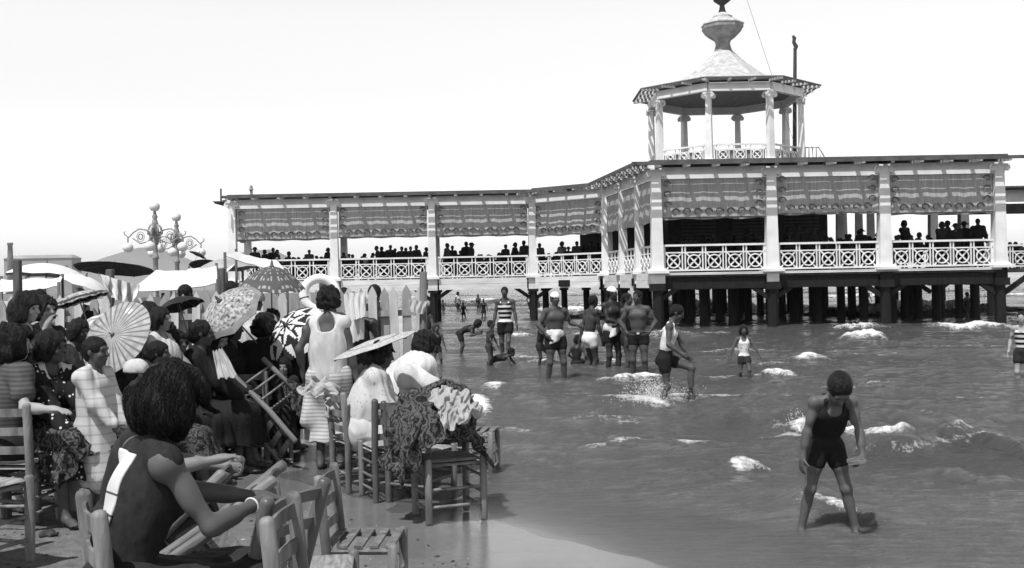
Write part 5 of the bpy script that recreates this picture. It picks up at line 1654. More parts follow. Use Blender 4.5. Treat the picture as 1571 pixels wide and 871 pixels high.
sitter('seated woman in dark spotted dress with white collar at left', p, 55, 'skin_tan', polka, H=1.56, fem=True, lean=8, yaw=30, fat=1.08, hl=(.12, -.42, .62), hr=(-.10, -.42, .62))
def lap_col(p, h, w=.36, z=.62, zk=.60):
    mb = MB().box((0, -.22, z - .12), (w, .50, .24)).box((0, -.44, .28), (w, .16, .52))
    a_ = math.radians(h)
    mb.v = [(p[0] + v[0] * math.cos(a_) - v[1] * math.sin(a_), p[1] + v[0] * math.sin(a_) + v[1] * math.cos(a_), p[2] + v[2]) for v in mb.v]
    return mb
me4 = drape('shawl', [inchair(p, math.radians(55), v) for v in ((-.40, -.66, .74), (.30, -.66, .74), (.30, -.06, .76), (-.40, -.06, .76))], [lap_col(p, 55)], frames=36, nu=40, nv=34, pleat=(.03, .03), fu=26, fv=15)
cloth_obj(me4, 'shawl', 'dark patterned shawl over the lap of the spotted woman', 'shawl', 'pattern_shawl', .008)
p = pos(138, 7.1)
def smock(B):
    top(B, 'smock_cloth', 'long', 'smock', .018, noise=(.010, 40, (1, 1, .2)), extra=[cap(B['C'] + B['u1'] * .03, (B['KL'] + B['KR']) / 2, .11, .17, .08)]); hair(B, 'short')
human('small child in white smock standing beside the paper parasol', p, 78, 'skin_tan', smock, H=1.20, hs=1.2, hl=(.10, -.22, .62), hr=(-.10, -.24, .66), lean=3)
p = pos(34, 7.7)
human('standing woman with bare shoulder and bushy hair by the left fence post', p, 82, 'skin_pale', lambda B: (top(B, 'pattern_shawl', 'none'), skirt(B, 'pattern_shawl', 1.5, sit=False), hair(B, 'big')), H=1.50, fem=True, pitch=8, hl=(.2, -.18, .80), hr=(-.2, -.05, .72))
p = pos(66, 8.5)
human('standing woman in dark dress shading her face with a raised bare arm', p, 62, 'skin', lambda B: (top(B, 'dark_cloth', 'none'), skirt(B, 'dark_cloth', 1.5, sit=False), hair(B, 'curly')), H=1.50, fem=True, hr=(-.10, -.17, 1.34), er=(-.6, -.8, -.6), hl=(.2, 0, .72), curl=.6)
p = pos(96, 8.9)
human('youngster in grey knit jersey leaning by the fence, left of the fringed parasol', p, 70, 'skin_tan', lambda B: (top(B, 'knit', 'long', 'jersey'), skirt(B, 'grey_cloth', 1.2, sit=False), hair(B, 'bob')), H=1.36, fem=True, lean=20, hr=(-.1, -.38, .66), hl=(.12, -.40, .70))
p = pos(137, 10.0)
human('figure in black with dark hair under the fringed parasol', p, 165, 'skin', lambda B: (top(B, 'black_cloth', 'long'), skirt(B, 'black_cloth', 1.6, sit=False), hair(B, 'curly')), H=1.36, fem=True)
p = pos(176, 9.5)
human('figure in black hidden behind the leafy and the paper parasol', p, 120, 'skin', lambda B: (top(B, 'black_cloth', 'long'), skirt(B, 'black_cloth', 1.6, sit=False), hair(B, 'bob')), H=1.25, fem=True)
p = pos(204, 9.6)
human('dark haired figure in white shirt, leftmost of three standing in white', p, 40, 'skin_dark', lambda B: (top(B, 'white_cloth', 'short'), skirt(B, 'grey_cloth', 1.5, sit=False), hair(B, 'bob')), H=1.45, fem=True, yaw=30)
p = pos(226, 9.2)
def belted(B):
    top(B, 'white_cloth', 'puff', loose=.03); skirt(B, 'grey_cloth', 1.55, .035, sit=False)
    R = np.array([B['r0'], B['f0'], B['u0']])
    wear(B, 'belt', [ell(B['W'], V(.135, .105, .2), R)], 'black_cloth', .02, cuts=[(B['W'] + B['u1'] * .0, B['u1']), (B['W'] - B['u1'] * .035, -B['u1'])]); hair(B, 'bob')
human('woman in white puffed blouse and dark belt, middle of three standing in white', p, 78, 'skin_tan', belted, H=1.46, fem=True, fat=1.05, hr=(-.14, -.30, .88), hl=(.10, -.33, .90))
p = pos(244, 9.0)
human('bare armed woman in pale dress, rightmost of three standing in white', p, 72, 'skin', lambda B: (top(B, 'white_cloth', 'none', loose=.03), skirt(B, 'white_cloth', 1.55, .035, sit=False), hair(B, 'bob')), H=1.42, fem=True, fat=1.06, hr=(-.10, -.34, .86), er=(-.8, .4, -.5), hl=(.10, -.34, .82))
p = pos(206, 7.9)
human('little child in a white sun bonnet behind the white smock child', p, 130, 'skin', lambda B: (top(B, 'dark_cloth', 'short'), skirt(B, 'dark_cloth', 1.0, sit=False), hair(B, 'short'), hat(B, 'white_cloth', 'bonnet')), H=1.0, hs=1.28)
p = pos(252, 10.1)
sitter('woman in black seated under the plain dark parasol', p, 70, 'skin_tan', lambda B: (top(B, 'black_cloth', 'short'), skirt(B, 'black_cloth', 1.4), hair(B, 'curly')), H=1.55, fem=True, seat=.46)
p = pos(298, 9.4)
sitter('large seated woman in black with hair bun and long sleeves', p, 88, 'skin_tan', lambda B: (top(B, 'black_cloth', 'long', fat_ := 'bodice'), skirt(B, 'black_cloth', 1.6, .05), hair(B, 'bun')), H=1.68, fem=True, fat=1.22, lean=4, yaw=15, hr=(-.08, -.42, .66), hl=(.1, -.46, .68))
p = pos(352, 10.0)
sitter('seated woman in black in profile beneath the speckled floral parasol', p, 84, 'skin_tan', lambda B: (top(B, 'black_cloth', 'long'), skirt(B, 'black_cloth', 1.5), hair(B, 'bob')), H=1.62, fem=True, seat=.48)
p = pos(322, 9.9)
sitter('seated figure in white holding the speckled floral parasol, face hidden', p, 60, 'skin_pale', lambda B: (top(B, 'white_cloth', 'long'), skirt(B, 'grey_cloth', 1.5), hair(B, 'bob')), H=1.5, fem=True, lean=10)
p = pos(404, 10.15)
sitter('curly haired figure in dark jacket seated with back to camera', p, 166, 'skin_tan', lambda B: (top(B, 'black_cloth', 'long', 'jacket'), skirt(B, 'black_cloth', 1.6), hair(B, 'curly')), H=1.68, fat=1.2, seat=.46, hr=(-.34, -.40, .62))
p = pos(390, 11.0)
M['knit_pale'] = mat('pale_flecked_wool', .40, .9, 0, 26, .4, 70, v2=.60)
human('man in light flecked jacket and pale cap, back to camera, beside striped parasol', p, 165, 'skin_tan', lambda B: (top(B, 'knit_pale', 'long', 'jacket', .028), trunks(B, 'grey_cloth', .9), hair(B, 'short'), hat(B, 'canvas_grey', 'cap')), H=1.54, fat=1.1)
p = pos(415, 11.3)
human('dark haired youth in black facing right under the striped parasol', p, 62, 'skin_tan', lambda B: (top(B, 'black_cloth', 'long'), trunks(B, 'black_cloth', .9), hair(B, 'curly')), H=1.36, hr=(-.1, -.14, 1.25), er=(-.4, .2, -1))
p = pos(433, 9.85)
human('small child facing camera under the star patterned parasol', p, 5, 'skin', lambda B: (top(B, 'dark_cloth', 'short'), skirt(B, 'dark_cloth', 1.1, sit=False), hair(B, 'bob')), H=.92, hs=1.3)
p = pos(458, 10.3)
sitter('seated figure in black behind the star patterned parasol', p, 80, 'skin_tan', lambda B: (top(B, 'black_cloth', 'long'), skirt(B, 'black_cloth', 1.5), hair(B, 'bob')), H=1.45, fem=True)
for px, d, h, H, m, st, lab in ((184, 8.95, 70, 1.42, 'dark_cloth', 'bob', 'seated figure in dark dress low behind the paper parasol and the bonnet child'), (238, 8.5, 95, 1.40, 'pattern_shawl', 'bun', 'seated woman in figured dark dress before the three standing in white'),
                               (268, 9.15, 60, 1.50, 'black_cloth', 'curly', 'seated woman in black left of the large woman with hair bun'), (12, 9.4, 80, 1.5, 'dark_cloth', 'bob', 'seated figure in dark clothes behind the two standing women at far left')):
    sitter(lab, pos(px, d), h, 'skin_tan', lambda B: (top(B, m, 'short'), skirt(B, m, 1.45), hair(B, st)), H=H, fem=True, group='seated figures packed in the beach crowd')
# --- the standing woman in white
p = pos(503, 9.5)
def wrap(B):
    top(B, 'white_cloth', 'none', 'dress_bodice', .018, noise=(.009, 40, (1, 1, .5)), loose=.012, cut_subs=[ell(B['N'] - B['f1'] * .11 - B['u1'] * .02, V(.098, .11, .135), np.array([B['r1'], B['f1'], B['u1']]), .01)])
    R = np.array([B['r1'], B['f1'], B['u1']])
    e = (B['AL'] + B['AR']) / 2
    skirt(B, 'waffle', 1.5, .022, 'bath_towel', waist=.26, flare=.02, noise=(.011, 40, (1, 1, .25)), sit=False, extra=[(cap(B['P'] + B['r0'] * .18 + B['u0'] * .02 + B['f0'] * .05, B['P'] + B['r0'] * .22 - B['u0'] * .45, .02, .05, .05), 0)])
    hair(B, 'curly')
human('woman in white standing with back to camera, towel wrapped round her hips', p, 176, 'skin_tan', wrap, H=1.60, fem=True, fat=1.0, hl=(.25, -.02, .88), el=(.9, .8, -.2), hr=(-.26, .02, .80), pitch=10, vox=.008)
p = pos(548, 10.6)
def towelman(B):
    trunks(B, 'dark_cloth'); hair(B, 'short')
human('dark backed man with towel slung over one shoulder beside the fence', p, 165, 'skin_dark', towelman, H=1.56, hl=(.2, -.1, .95))
sheet('towel', 'white towel hanging over the shoulder of the dark backed man', [at(527, 452, 10.50), at(558, 447, 10.34), at(556, 520, 10.36), at(536, 528, 10.40)], 'towel', .0, 'towel', poles=False, fold=.016, seed=21)
sheet('towel', 'upper end of a white towel bunched on the dark backed man\'s shoulder', [at(533, 449, 10.36), at(561, 449, 10.36), at(560, 486, 10.30), at(540, 492, 10.30)], 'towel', .0, 'towel', poles=False, fold=.012, seed=22)
# --- woman under the straw parasol and the robed one
p = pos(556, 8.45)
def kimono(B):
    top(B, 'sprig', 'long', 'robe', .024, noise=(.012, 40, (1, 1, .4)), loose=.05); skirt(B, 'white_cloth', 1.45, .05, 'robe_skirt', noise=(.011, 34)); hair(B, 'curly')
sitter('seated woman in loose white robe shaded by the straw parasol', p, 96, 'skin_tan', kimono, H=1.42, fem=True, lean=16, fat=1.12, seat=.42, pitch=4, hr=(-.10, -.34, .62), er=(-.6, .3, -.8), hl=(.02, -.25, .72), vox=.008)
p = pos(612, 9.5)
def robe(B):
    top(B, 'towel', 'long', 'bath_robe', .045, noise=(.020, 36, (1, 1, .35)), loose=.10); skirt(B, 'towel', 1.2, .05, 'robe_skirt', noise=(.016, 32)); hair(B, 'curly')
sitter('dark haired bather bent forward in a bulky white bath robe', p, 118, 'skin_tan', robe, H=1.6, fem=True, lean=26, fat=1.2, hr=loc(p, 118, at(662, 592, 9.2)), hl=loc(p, 118, at(668, 590, 9.5)))
# --- heads beyond the fence
for px, d, H, sk, hh, lab in ((283, 13.0, 1.62, 'skin_tan', 150, 'man beyond the fence whose dark head shows over the plain dark parasol'), (354, 12.9, 1.66, 'skin_tan', 200, 'dark haired figure beyond the fence right of the fence post by the speckled parasol'), (574, 13.0, 1.62, 'skin_tan', 160, 'dark head showing between pickets right of the slung towel'),
                             (527, 13.3, 1.58, 'skin_tan', 30, 'bather beyond the fence right of the swimming ring'), (122, 13.2, 1.52, 'skin', 20, 'figure in shade beyond the fence near the dark beach umbrella'), (62, 13.4, 1.5, 'skin', -20, 'figure in the shade of the big white umbrella beyond the fence')):
    human(lab, pos(px, d), hh, sk, lambda B: (top(B, 'dark_cloth', 'short'), trunks(B, 'dark_cloth', .6), hair(B, 'short')), H=H, vox=.015, group='figures beyond the picket fence')

# ------------------------------------------------------------------ cloths and small things on the beach
def heap(name, label, cat, prims, m, noise, vox=.010):
    co, q = surface(prims, vox, noise=noise, ridged=noise[0] > .009)
    return tag(link(name, np_mesh(name, co, q), None, M[m]), label, cat)
A_ = at
hc = pos(682, 7.35); ha = math.radians(22)
def chair_col(hc, ha):
    mb = MB().box((0, 0, .42), (.43, .40, .04)).box((0, .20, .63), (.42, .05, .40)).lathe([(.03, -.30), (.22, -.24), (.29, -.08), (.27, .08), (.19, .19), (.08, .25), (.01, .26)], (-.10, .02, .60), 16)
    for s in (-1, 1): mb.box((s * .2, .20, .74), (.05, .05, .22))
    mb.v = [tuple(inchair(hc, ha, v)) for v in mb.v]
    return mb
c0 = chair_col(hc, ha)
me = drape('shawl', [inchair(hc, ha, v) for v in ((-.66, -.42, .98), (.44, -.40, .96), (.46, .48, 1.0), (-.64, .50, 1.0))], [c0], frames=46, nu=62, nv=50, pleat=(.045, .04), fu=27, fv=23)
cloth_obj(me, 'shawl', 'dark patterned shawl heaped over the chair in the shallows', 'shawl', 'pattern_shawl', .010)
me.validate()
def mesh_col(me):
    mb = MB(); mb.v = [tuple(v.co) for v in me.vertices]; mb.f = [tuple(p.vertices) for p in me.polygons]; return mb
me2 = drape('white_clothes', [inchair(hc, ha, v) for v in ((-.26, -.34, .98), (.14, -.36, .98), (.18, .06, 1.02), (-.22, .10, 1.02))], [mesh_col(me)], frames=26, nu=34, nv=34, pleat=(.03, .03), fu=19, fv=15, dist=.018)
cloth_obj(me2, 'white_clothes', 'crumpled white clothes lying on the dark shawl on the chair', 'clothes', 'canvas_grey', .010)
hc2 = pos(548, 8.55); ha2 = math.radians(118)
pl = inchair(hc2, ha2, (-.20, .205, .83)); pr = inchair(hc2, ha2, (.20, .205, .83))
pk = pl if pl.x < pr.x else pr
me3 = drape('hanging_cloth', [pk + Vector(v) for v in ((-.24, -.16, .10), (.24, -.20, .10), (.22, .20, .12), (-.22, .22, .12))], [MB().box(tuple(pk - Vector((0, 0, .25))), (.06, .06, .5)).box(tuple(pk - Vector((0, 0, .02))), (.10, .10, .04))], frames=40, nu=34, nv=30, pleat=(.035, .02), fu=30, fv=15)
cloth_obj(me3, 'hanging_cloth', 'pale cloth hung over the back post of the straw parasol woman\'s chair', 'cloth', 'canvas_grey', .008)
sheet('bundle', 'patterned cloth bag hanging beside the hip of the woman in white', [at(428, 574, 9.75), at(472, 590, 9.6), at(462, 640, 9.6), at(436, 606, 9.7)], 'pattern_shawl', .05, 'cloth bag', poles=False, fold=.020, seed=23)
sheet('cloth', 'white folded cloth on the lap of the large woman in black', [at(326, 540, 9.15), at(340, 534, 9.2), at(366, 578, 9.0), at(334, 580, 8.95)], 'canvas_grey', .02, 'cloth', poles=False, fold=.014, seed=24)
for (px, py, w, lab) in ((70, 742, .10, 'dark weed clump on the sand nearest the bare foot at left'), (98, 741, .07, 'dark weed clump right of the larger clump beside the left chair'), (24, 786, .05, 'small weed scrap left of the other near the bottom left chair'), (38, 783, .06, 'weed scrap close to the leg of the bottom left chair'), (72, 822, .045, 'lone dark lump on the pale sand at bottom left'), (80, 770, .06, 'weed scrap by the foreground chair posts'), (520, 600, .06, 'weed scrap behind the woman in white')):
    c = gnd(px, py); r = random.Random(px)
    heap('seaweed_clump', lab, 'seaweed', [cap(c + Vector((r.uniform(-w, w), r.uniform(-w, w), .012)), c + Vector((r.uniform(-w, w) * 1.6, r.uniform(-w, w), .015)), .018, .010, .02) for _ in range(6)], 'weed', (.008, 70), .006)
# shells, pebbles and scraps trodden into the sand: past counting
rp = np.random.RandomState(31)
pv_, pq_ = [], []
oct_ = np.array([(1, 0, 0), (-1, 0, 0), (0, 1, 0), (0, -1, 0), (0, 0, .7), (0, 0, -.7)], float)
oct_t = np.array([(0, 2, 4), (2, 1, 4), (1, 3, 4), (3, 0, 4), (2, 0, 5), (1, 2, 5), (3, 1, 5), (0, 3, 5)])
for i in range(2600):
    y = 3.0 + 9 * rp.rand() ** 1.4; x = np.interp(y, XS_Y, XS_X) - 1.1 - 3.6 * rp.rand() ** 1.2
    s_p = .003 + .010 * rp.rand() ** 5
    a_ = rp.rand() * 6.28; c_, d_ = math.cos(a_), math.sin(a_)
    o_ = oct_ * s_p * (1 + 1.6 * rp.rand(), 1, .8)
    o_ = np.stack([o_[:, 0] * c_ - o_[:, 1] * d_, o_[:, 0] * d_ + o_[:, 1] * c_, o_[:, 2]], -1)
    pv_.append(o_ + (x, y, float(sand_h(x, y)) + s_p * .2)); pq_.append(oct_t + 6 * i)
half = 1900
def scrap(a, b, name, label, m):
    o = link(name, np_mesh(name, np.concatenate(pv_[a:b]), np.concatenate(pq_[a:b]) - 6 * a, False), None, M[m])
    tag(o, label, 'litter', kind='stuff')
scrap(0, half, 'dark_litter', 'tiny dark weed scraps and pebbles strewn over the sand', 'weed')
scrap(half, 2600, 'shell_bits', 'tiny pale shell bits strewn over the sand', 'canvas_grey')
# ------------------------------------------------------------------ bathers
def wade(px, py):                                   # where a water line at px, py lies
    p = on(px, py, 0.03)
    return p
def bather(label, sx, sy, depth, h, skin, dress, group=None, **k):
    p = wade(sx, sy)
    # the sea bed is under the water: feet stand `depth` below the surface
    return human(label, (p.x, p.y, -depth), h, skin, dress, group, **k)
sw = lambda m='black_cloth', hs_='short', **k: (lambda B: (swim(B, m, **k), hair(B, hs_)))
# the boy in front
p = wade(1270, 812)
def tray(B): swim(B, 'black_cloth', .36, neck=.085); hair(B, 'short')
s_ = 1.22 / 1.7
boy = human('boy in black swimsuit stooping ankle deep, holding a small box', (p.x, p.y, -.05), 0, 'skin_boy', tray, vox=.0058, H=1.13, hs=1.34, pz=.635, lean=35, pitch=42, bend=.55, fat=1.04, hip=.86, wst=1.14,
            fl=(.175, -.02, .075), fr=(-.165, .03, .075), kl=(.12, -1, 0), kr=(-.12, -1, 0), hr=(-.20, -.13, .52), er=(-.4, .8, 0), hl=(.155, -.24, .58), el=(.7, .8, -.3), pl=(-.5, -.2, -.85), dl=(-.75, -.55, -.1), curl_r=.45, curl_l=.8, pr=(.9, .3, 0))
w = world(boy, boy['WL'] + V(-.085, -.075, -.030))
tb = MB().box((0, 0, 0), (.10, .06, .005)).box((0, -.0275, .011), (.10, .005, .017)).box((0, .0275, .011), (.10, .005, .017)).box((-.0475, 0, .011), (.005, .05, .017)).box((.0475, 0, .011), (.005, .05, .017))
bx = tb.build('small_box', M['knit'], None)
bx.location = w; bx.rotation_euler = (math.radians(8), math.radians(-4), math.radians(6))
tag(bx, 'shallow small box held in the stooping boy\'s hand', 'box')
# walking boy with splash
def two_tone(B):
    swim(B, 'white_suit', .05); trunks(B, 'black_cloth', .34, .12, 'trunks'); hair(B, 'short')
bather('lean boy in white top and black trunks striding through splashing water', 1022, 617, .17, 72, 'skin_tan', two_tone, hip=.88, H=1.46, hs=1.08, lean=14, pz=.80, fl=(.07, -.32, .30), kl=(.1, -1, .3), fr=(-.07, .08, .08), hr=(-.22, -.26, .86), er=(-.5, 1, -.4), hl=(.16, -.30, .78), el=(.5, 1, -.4), pitch=18, curl=.9, fat=.93)
def girl(B):
    swim(B, 'white_suit', .1); trunks(B, 'dark_cloth', .36, .02)
    R = np.array([B['r1'], B['f1'], B['u1']])
    wear(B, 'sash', G(B, 'torso'), 'black_cloth', .018, cuts=[(B['W'] + B['u1'] * .05, B['u1'] + .25 * B['r1']), (B['W'] - B['u1'] * .0, -B['u1'] - .25 * B['r1'])]); hair(B, 'bob')
bather('little girl in white top with dark sash wading with arms held out', 1142, 578, .17, -6, 'skin_tan', girl, hip=.86, H=1.0, hs=1.26, hl=(.30, -.14, .46), hr=(-.30, -.10, .46), fl=(.08, -.12, .08), fr=(-.07, .06, .06))
bather('child in wide striped bathing top at the right picture edge', 1570, 582, .20, -40, 'skin_pale', lambda B: (swim(B, 'stripe_suit_wide', .1), trunks(B, 'dark_cloth', .42, .05), hair(B, 'short')), H=1.22, hs=1.15)
# group of men
def belt_towel(B, m='towel', trunkm='black_cloth'):
    trunks(B, trunkm, .30, .08)
    R = np.array([B['r0'], B['f0'], B['u0']])
    wear(B, 'waist_towel', [ell(B['P'] + B['u0'] * .06, V(.155, .115, .14), R), (cap(B['P'] - B['f0'] * -.11 - B['r0'] * .02 + B['u0'] * .05, B['P'] + B['f0'] * .12 - B['r0'] * .10 - B['u0'] * .10, .045, .03, .03), 0)], m, .02, cuts=[(B['P'] + B['u0'] * .15, B['u0']), (B['P'] - B['u0'] * .045, -B['u0'] + .35 * B['r0'])], noise=(.010, 34))
def bt(caps, hs_='short', **k):
    def f(B):
        belt_towel(B, **k); hair(B, hs_)
        if caps: capx(B)
    return f
MEN = 'men talking in the shallows by the pier'
bather('stout man in white cap and waist towel with one arm stretched out', 853, 571, .27, 18, 'skin_tan', bt(True), MEN, H=1.69, fat=1.12, fl=(.16, -.02, .08), fr=(-.15, .04, .08), hr=(-.20, -.10, .98), er=(-1, .6, .1), hl=(.40, -.18, 1.14), el=(.3, .9, -.6), yaw=8)
bather('dark backed man in white trunks, face turned away', 906, 560, .34, 118, 'skin_dark', lambda B: (trunks(B, 'white_suit', .26, .10), hair(B, 'short')), MEN, H=1.68, lean=6, hr=(-.22, -.16, .80), hl=(.2, .12, .84), pitch=8)
bather('dark tanned man in white cap with folded arms and pale waistband', 940, 561, .27, 35, 'skin_dark', bt(True), MEN, H=1.76, hr=(.06, -.20, 1.13), er=(-.9, .2, -.6), hl=(-.06, -.21, 1.10), el=(.9, .2, -.6), curl=.7, fl=(.10, -.04, .08), fr=(-.10, .04, .08), yaw=20)
bather('slim man in dark singlet half hidden between the folded arms and the hands on hips', 963, 561, .33, 62, 'skin_tan', lambda B: (swim(B, 'dark_cloth', .2), hair(B, 'short')), MEN, H=1.70, hr=(-.2, -.06, .80))
bather('broad bare chested man in black trunks with both hands on hips', 980, 565, .30, -8, 'skin_tan', lambda B: (trunks(B, 'black_cloth', .22, .07), hair(B, 'short'), MB().box(tuple((B['P'] + B['f0'] * .135 + B['u0'] * .05) * B['s']), (.05, .02, .035)).build('buckle', M['white_cloth'], B['o'])), MEN, H=1.72, fat=1.08, hl=(.20, -.05, .99), el=(1, .5, .1), hr=(-.20, -.05, .99), er=(-1, .5, .1), dl=(-.75, -.5, -.4), dr=(.75, -.5, -.4), yaw=-35, fl=(.13, 0, .08), fr=(-.11, .05, .08))
def striped_man(B):
    swim(B, 'stripe_suit', .0, name='striped_top'); trunks(B, 'black_cloth', .40, .02)
    R = np.array([B['r0'], B['f0'], B['u0']])
    wear(B, 'belt', [ell(B['P'] + B['u0'] * .05, V(.15, .11, .12), R), (cap(B['P'] + B['f0'] * .12 + B['u0'] * .04, B['P'] + B['f0'] * .135 - B['u0'] * .06 - B['r0'] * .03, .02, .016, .01), 0)], 'white_suit', .022, cuts=[(B['P'] + B['u0'] * .055, B['u0']), (B['P'] + B['u0'] * .015, -B['u0'])]); hair(B, 'short')
bather('tall man in striped bathing top and black shorts walking to shore', 776, 541, .22, -8, 'skin_tan', striped_man, H=1.74, fl=(.07, -.18, .10), fr=(-.09, .10, .08), hl=(.30, -.05, .80), hr=(-.29, -.06, .80), pitch=6)
# children
KID = 'children playing at the water edge'
bather('toddler in dark swimsuit with white trim standing right of the mooring post', 671, 556, .16, 8, 'skin_tan', sw(), KID, H=.92, hs=1.3, hip=.85, wst=1.1, hl=(.20, -.06, .40), hr=(-.20, -.08, .42), fl=(.09, -.05, .06), fr=(-.08, .03, .06))
bather('older child in dark clothes partly behind the mooring post', 655, 547, .10, 150, 'skin_tan', lambda B: (top(B, 'dark_cloth', 'none'), skirt(B, 'dark_cloth', .8, sit=False), hair(B, 'bob')), KID, H=1.22, hs=1.15, lean=8, hl=(.2, -.1, .5))
bather('child bending forward over the water with hands at the face', 707, 541, .12, 84, 'skin_tan', sw('dark_cloth', 'bob', leg=.5), KID, H=1.16, hs=1.22, lean=74, bend=.7, pz=.62, hl=(.10, -.44, .62), hr=(-.10, -.44, .60), pitch=-10)
bather('thin child in swimsuit standing sideways left of the crawling child', 751, 561, .10, 70, 'skin_tan', sw('mid_cloth', 'short'), KID, H=.98, hs=1.24, hip=.85, wst=1.1, lean=6, hl=(.12, -.18, .42), hr=(-.1, -.16, .40))
bather('child crawling in the shallows below the striped man', 764, 560, .10, 84, 'skin_tan', sw('dark_cloth', 'short'), KID, H=1.05, hs=1.22, lean=80, bend=.9, pz=.24, pitch=-40, py=.10, fl=(.10, .52, .08), fr=(-.10, .50, .10), kl=(.1, -.2, -1), kr=(-.1, -.2, -1), hl=(.14, -.42, .06), hr=(-.14, -.40, .06), el=(.4, .8, .2), er=(-.4, .8, .2))
bather('child in dark swimsuit raising one arm left of the stout man', 829, 560, .10, 60, 'skin_dark', sw('dark_cloth', 'short'), KID, H=.98, hs=1.24, hip=.85, wst=1.1, lean=10, hr=(-.10, -.26, .80), hl=(.22, -.10, .60), fl=(.08, -.14, .10))
bather('girl with wet hair sitting in the water beside the stout man', 884, 557, .10, 150, 'skin_tan', sw('black_cloth', 'bob'), KID, H=1.1, hs=1.2, pz=.14, lean=14, fl=(.16, -.46, .06), fr=(-.16, -.42, .06), kl=(.4, -.3, 1), kr=(-.4, -.3, 1), hl=(.2, -.2, .22), hr=(-.24, -.1, .14))
# far bathers
FARG = 'far bathers beyond the pier walkway'
far = [(672, 480, 1.05, 30, 'standing small bather leftmost under the walkway'), (681, 480, 1.0, -40, 'small bather just right of the leftmost pair under the walkway'), (702, 476, 1.55, 60, 'adult bather in dark suit under the walkway, upper middle'), (711, 487, .95, 20, 'child bather below the dark suited adult under the walkway'), (735, 477, 1.35, -30, 'bather left of a pair under the walkway brace'), (742, 486, 1.2, 10, 'slim bather right of a pair under the walkway brace'),
       (813, 474, 1.5, 40, 'adult far bather right of the striped man\'s head'), (827, 474, .9, -60, 'child far bather right of the adult past the striped man'), (661, 478, 1.3, 90, 'far bather in pale top close to the mooring post'), (1484, 487, 1.3, 30, 'bather under the right end of the pavilion between piles'), (1497, 486, 1.0, -20, 'child bather between the last piles of the pavilion'), (1408, 480, 1.2, 60, 'bather glimpsed between piles under the pavilion, left of the others'), (1330, 470, 1.3, 10, 'bather far out seen through the middle piles')]
for i, (px, py, H, h, lab) in enumerate(far):
    p = wade(px, py)
    human(lab, (p.x, p.y, -.25 * H), h, 'skin_tan' if i % 3 else 'skin_dark', (lambda B: (swim(B, 'dark_cloth'), hair(B, 'short'))) if i % 4 != 2 else (lambda B: (trunks(B, 'black_cloth'), top(B, 'white_suit', 'none'), hair(B, 'bob'))), FARG, vox=.02, H=H, hs=1.0 + .25 * (H < 1.2), lean=(0, 12, 4)[i % 3], hl=(.2, -.16, .9 * H * .55), fl=(.09, -.10, .06))

# ------------------------------------------------------------------ visitors on the pier
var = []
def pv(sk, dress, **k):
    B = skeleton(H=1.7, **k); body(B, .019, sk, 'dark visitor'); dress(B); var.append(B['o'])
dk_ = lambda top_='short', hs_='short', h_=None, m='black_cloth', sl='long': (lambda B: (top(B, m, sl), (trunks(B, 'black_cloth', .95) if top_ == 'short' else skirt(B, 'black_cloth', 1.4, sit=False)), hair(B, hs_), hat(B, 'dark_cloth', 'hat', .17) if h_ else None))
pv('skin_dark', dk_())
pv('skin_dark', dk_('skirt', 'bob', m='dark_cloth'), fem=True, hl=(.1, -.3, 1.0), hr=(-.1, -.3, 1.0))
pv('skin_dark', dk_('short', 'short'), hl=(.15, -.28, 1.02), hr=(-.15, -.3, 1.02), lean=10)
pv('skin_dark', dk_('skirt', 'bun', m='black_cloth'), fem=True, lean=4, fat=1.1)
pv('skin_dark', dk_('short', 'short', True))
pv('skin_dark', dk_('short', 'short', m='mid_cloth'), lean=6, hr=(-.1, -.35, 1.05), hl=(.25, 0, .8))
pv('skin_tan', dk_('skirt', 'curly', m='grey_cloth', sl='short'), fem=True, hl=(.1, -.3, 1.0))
ORD = 'first second third fourth fifth sixth seventh eighth ninth tenth eleventh twelfth thirteenth fourteenth fifteenth sixteenth seventeenth eighteenth nineteenth twentieth twenty-first twenty-second twenty-third twenty-fourth twenty-fifth twenty-sixth twenty-seventh'.split()
BAYS = [('leftmost bay of the walkway', 46.7, 48.2, [(391, 381), (407, 384), (418, 381), (424, 384), (437, 399), (443, 387), (452, 396), (459, 395), (467, 396), (474, 384), (493, 395), (502, 381)]),
        ('second walkway bay from the left', 46.6, 48.2, [(527, 388), (540, 396), (555, 394), (570, 392), (581, 378), (588, 379), (599, 377), (606, 382), (615, 379), (622, 381), (630, 379), (639, 377), (651, 380)]),
        ('walkway bay left of the slanting bay', 46.6, 48.2, [(684, 374), (694, 378), (715, 372), (723, 374), (738, 391), (752, 392), (764, 388), (775, 376), (789, 373), (797, 381), (805, 370)]),
        ('slanting bay of the pavilion', 46.6, 47.6, [(829, 374), (840, 389), (862, 372), (872, 380), (884, 371), (895, 375), (906, 371), (917, 373), (926, 379)]),
        ('first front bay of the pavilion', 37.0, 42.0, [(1050, 366), (1078, 362), (1100, 357), (1126, 362), (1146, 354), (1163, 360)]),
        ('middle front bay of the pavilion', 36.9, 40.5, [(1208, 352), (1222, 346), (1236, 350), (1249, 348), (1273, 365), (1289, 367), (1300, 360), (1314, 354), (1321, 353), (1334, 364), (1345, 358)]),
        ('right front bay of the pavilion', 36.9, 40.5, [(1374, 362), (1387, 340), (1410, 358), (1427, 361), (1445, 342), (1454, 340), (1466, 345), (1479, 342), (1500, 337)]),
        ('bay right of the pavilion corner', 44, 45.5, [(1549, 372), (1558, 372), (1567, 374)])]
rv = random.Random(11)
EX = dict(zip([b[0] for b in BAYS], (6, 12, 12, 9, 8, 10, 8, 2)))
first = [True] * len(var)
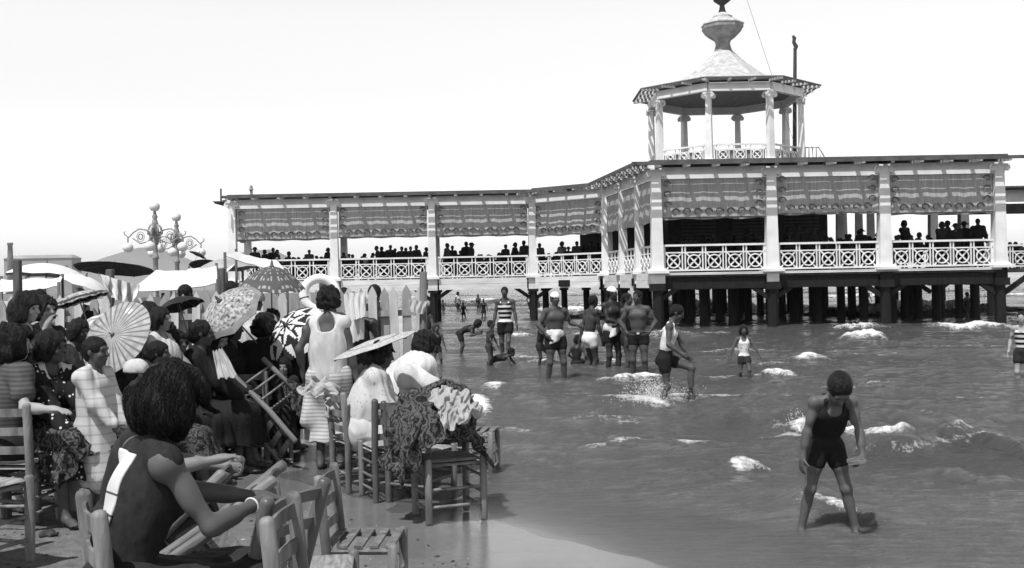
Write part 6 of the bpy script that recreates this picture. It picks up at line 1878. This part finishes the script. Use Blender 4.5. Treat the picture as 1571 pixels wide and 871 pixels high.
for bay, d0, d1, hd in BAYS:
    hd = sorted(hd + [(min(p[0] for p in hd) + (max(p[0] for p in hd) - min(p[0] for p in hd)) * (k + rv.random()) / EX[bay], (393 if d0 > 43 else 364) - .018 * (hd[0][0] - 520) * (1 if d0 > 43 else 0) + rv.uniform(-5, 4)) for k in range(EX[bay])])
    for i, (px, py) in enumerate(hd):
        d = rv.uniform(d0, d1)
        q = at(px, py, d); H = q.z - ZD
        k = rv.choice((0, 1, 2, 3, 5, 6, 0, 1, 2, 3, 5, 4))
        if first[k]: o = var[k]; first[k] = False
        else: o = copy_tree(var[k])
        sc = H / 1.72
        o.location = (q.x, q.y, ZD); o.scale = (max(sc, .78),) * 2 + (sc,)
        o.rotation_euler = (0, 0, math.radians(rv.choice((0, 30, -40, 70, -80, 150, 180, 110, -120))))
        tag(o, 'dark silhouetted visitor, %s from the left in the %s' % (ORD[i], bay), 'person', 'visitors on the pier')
for k, f in enumerate(first):
    if f:
        for c in list(var[k].children): bpy.data.objects.remove(c)
        bpy.data.objects.remove(var[k])

# ------------------------------------------------------------------ splashing water round the striding boy
rsn = np.random.RandomState(9)
c = wade(1018, 617)
vs, qs = [], []
base = np.array([(1, 0, 0), (-1, 0, 0), (0, 1, 0), (0, -1, 0), (0, 0, 1), (0, 0, -1)], float)
tri = np.array([(0, 2, 4), (2, 1, 4), (1, 3, 4), (3, 0, 4), (2, 0, 5), (1, 2, 5), (3, 1, 5), (0, 3, 5)])
for i in range(5200):
    t = rsn.rand()
    a = rsn.rand() * 6.283
    rr = abs(rsn.randn()) * .26 + .05
    zz = .36 * rsn.rand() ** 2.2 * math.exp(-rr * 1.6)
    cx = c.x - .06 + .25 * rsn.randn() * (.4 + rr); cy = c.y + .12 * rsn.randn()
    s = .0022 + .0055 * rsn.rand() ** 4 + (.003 if zz < .06 else 0)
    b = base * s * (1, 1, 1 + .8 * rsn.rand()) + (cx + rr * math.cos(a) * .7, cy + rr * math.sin(a) * .4, .01 + zz)
    qs.append(tri + len(vs) * 6); vs.append(b)
for i in range(160):                                   # water thrown up behind him
    zz = .05 + .30 * rsn.rand(); s = .003 + .006 * rsn.rand() ** 2
    b = base * s + (c.x - .12 + .09 * rsn.randn() - .2 * zz, c.y + .05 * rsn.randn(), zz)
    qs.append(tri + len(vs) * 6); vs.append(b)
M['spray'] = mat('water_spray', .80, .3, .05, 9)
o = link('water_spray', np_mesh('water_spray', np.concatenate(vs), np.concatenate(qs)), None, M['spray'])
tag(o, 'white spray of drops thrown up around the striding boy', 'spray', kind='stuff')
# small foam lace of drops riding on the breakers
vs, qs = [], []
for (px, py, w, h, ay, tl, fo) in FOAM:
    if fo < 1.0: continue
    cc = on(px, py); hw = w / 2 * cc.y / F
    for i in range(int(160 + 130 * hw)):
        x = cc.x + hw * rsn.uniform(-1, 1); y = cc.y + ay * .3 + tl * (x - cc.x) + ay * .35 * rsn.randn()
        s = (.002 + .006 * rsn.rand() ** 4) * (.5 + cc.y / 28)
        b = base * s + (x, y, h * math.exp(-((x - cc.x) / hw) ** 2 * 2) * (.4 + .7 * rsn.rand()) + .02)
        qs.append(tri + len(vs) * 6); vs.append(b)
o = link('foam_drops', np_mesh('foam_drops', np.concatenate(vs), np.concatenate(qs)), None, M['spray'])
tag(o, 'scattered white foam drops flying over the breakers', 'foam', kind='stuff')

# ------------------------------------------------------------------ summer haze between here and the hills
hb = MB().box((0, 2600, 56), (9000, 5900, 560))
hb.v = [(x, y, max(z, -2.6) if z < 0 else 190.0) for x, y, z in hb.v]
hz_ = hb.build('haze', None)
hm = bpy.data.materials.new('summer_haze'); hm.use_nodes = True
hn = hm.node_tree.nodes; hn.remove(hn['Principled BSDF'])
pvn = hn.new('ShaderNodeVolumePrincipled')
pvn.inputs['Color'].default_value = (.98, .98, .98, 1); pvn.inputs['Density'].default_value = .00013
hm.node_tree.links.new(pvn.outputs['Volume'], hn['Material Output'].inputs['Volume'])
hz_.data.materials.append(hm)
tag(hz_, 'thin summer haze over the sea and shore', 'haze', kind='stuff')
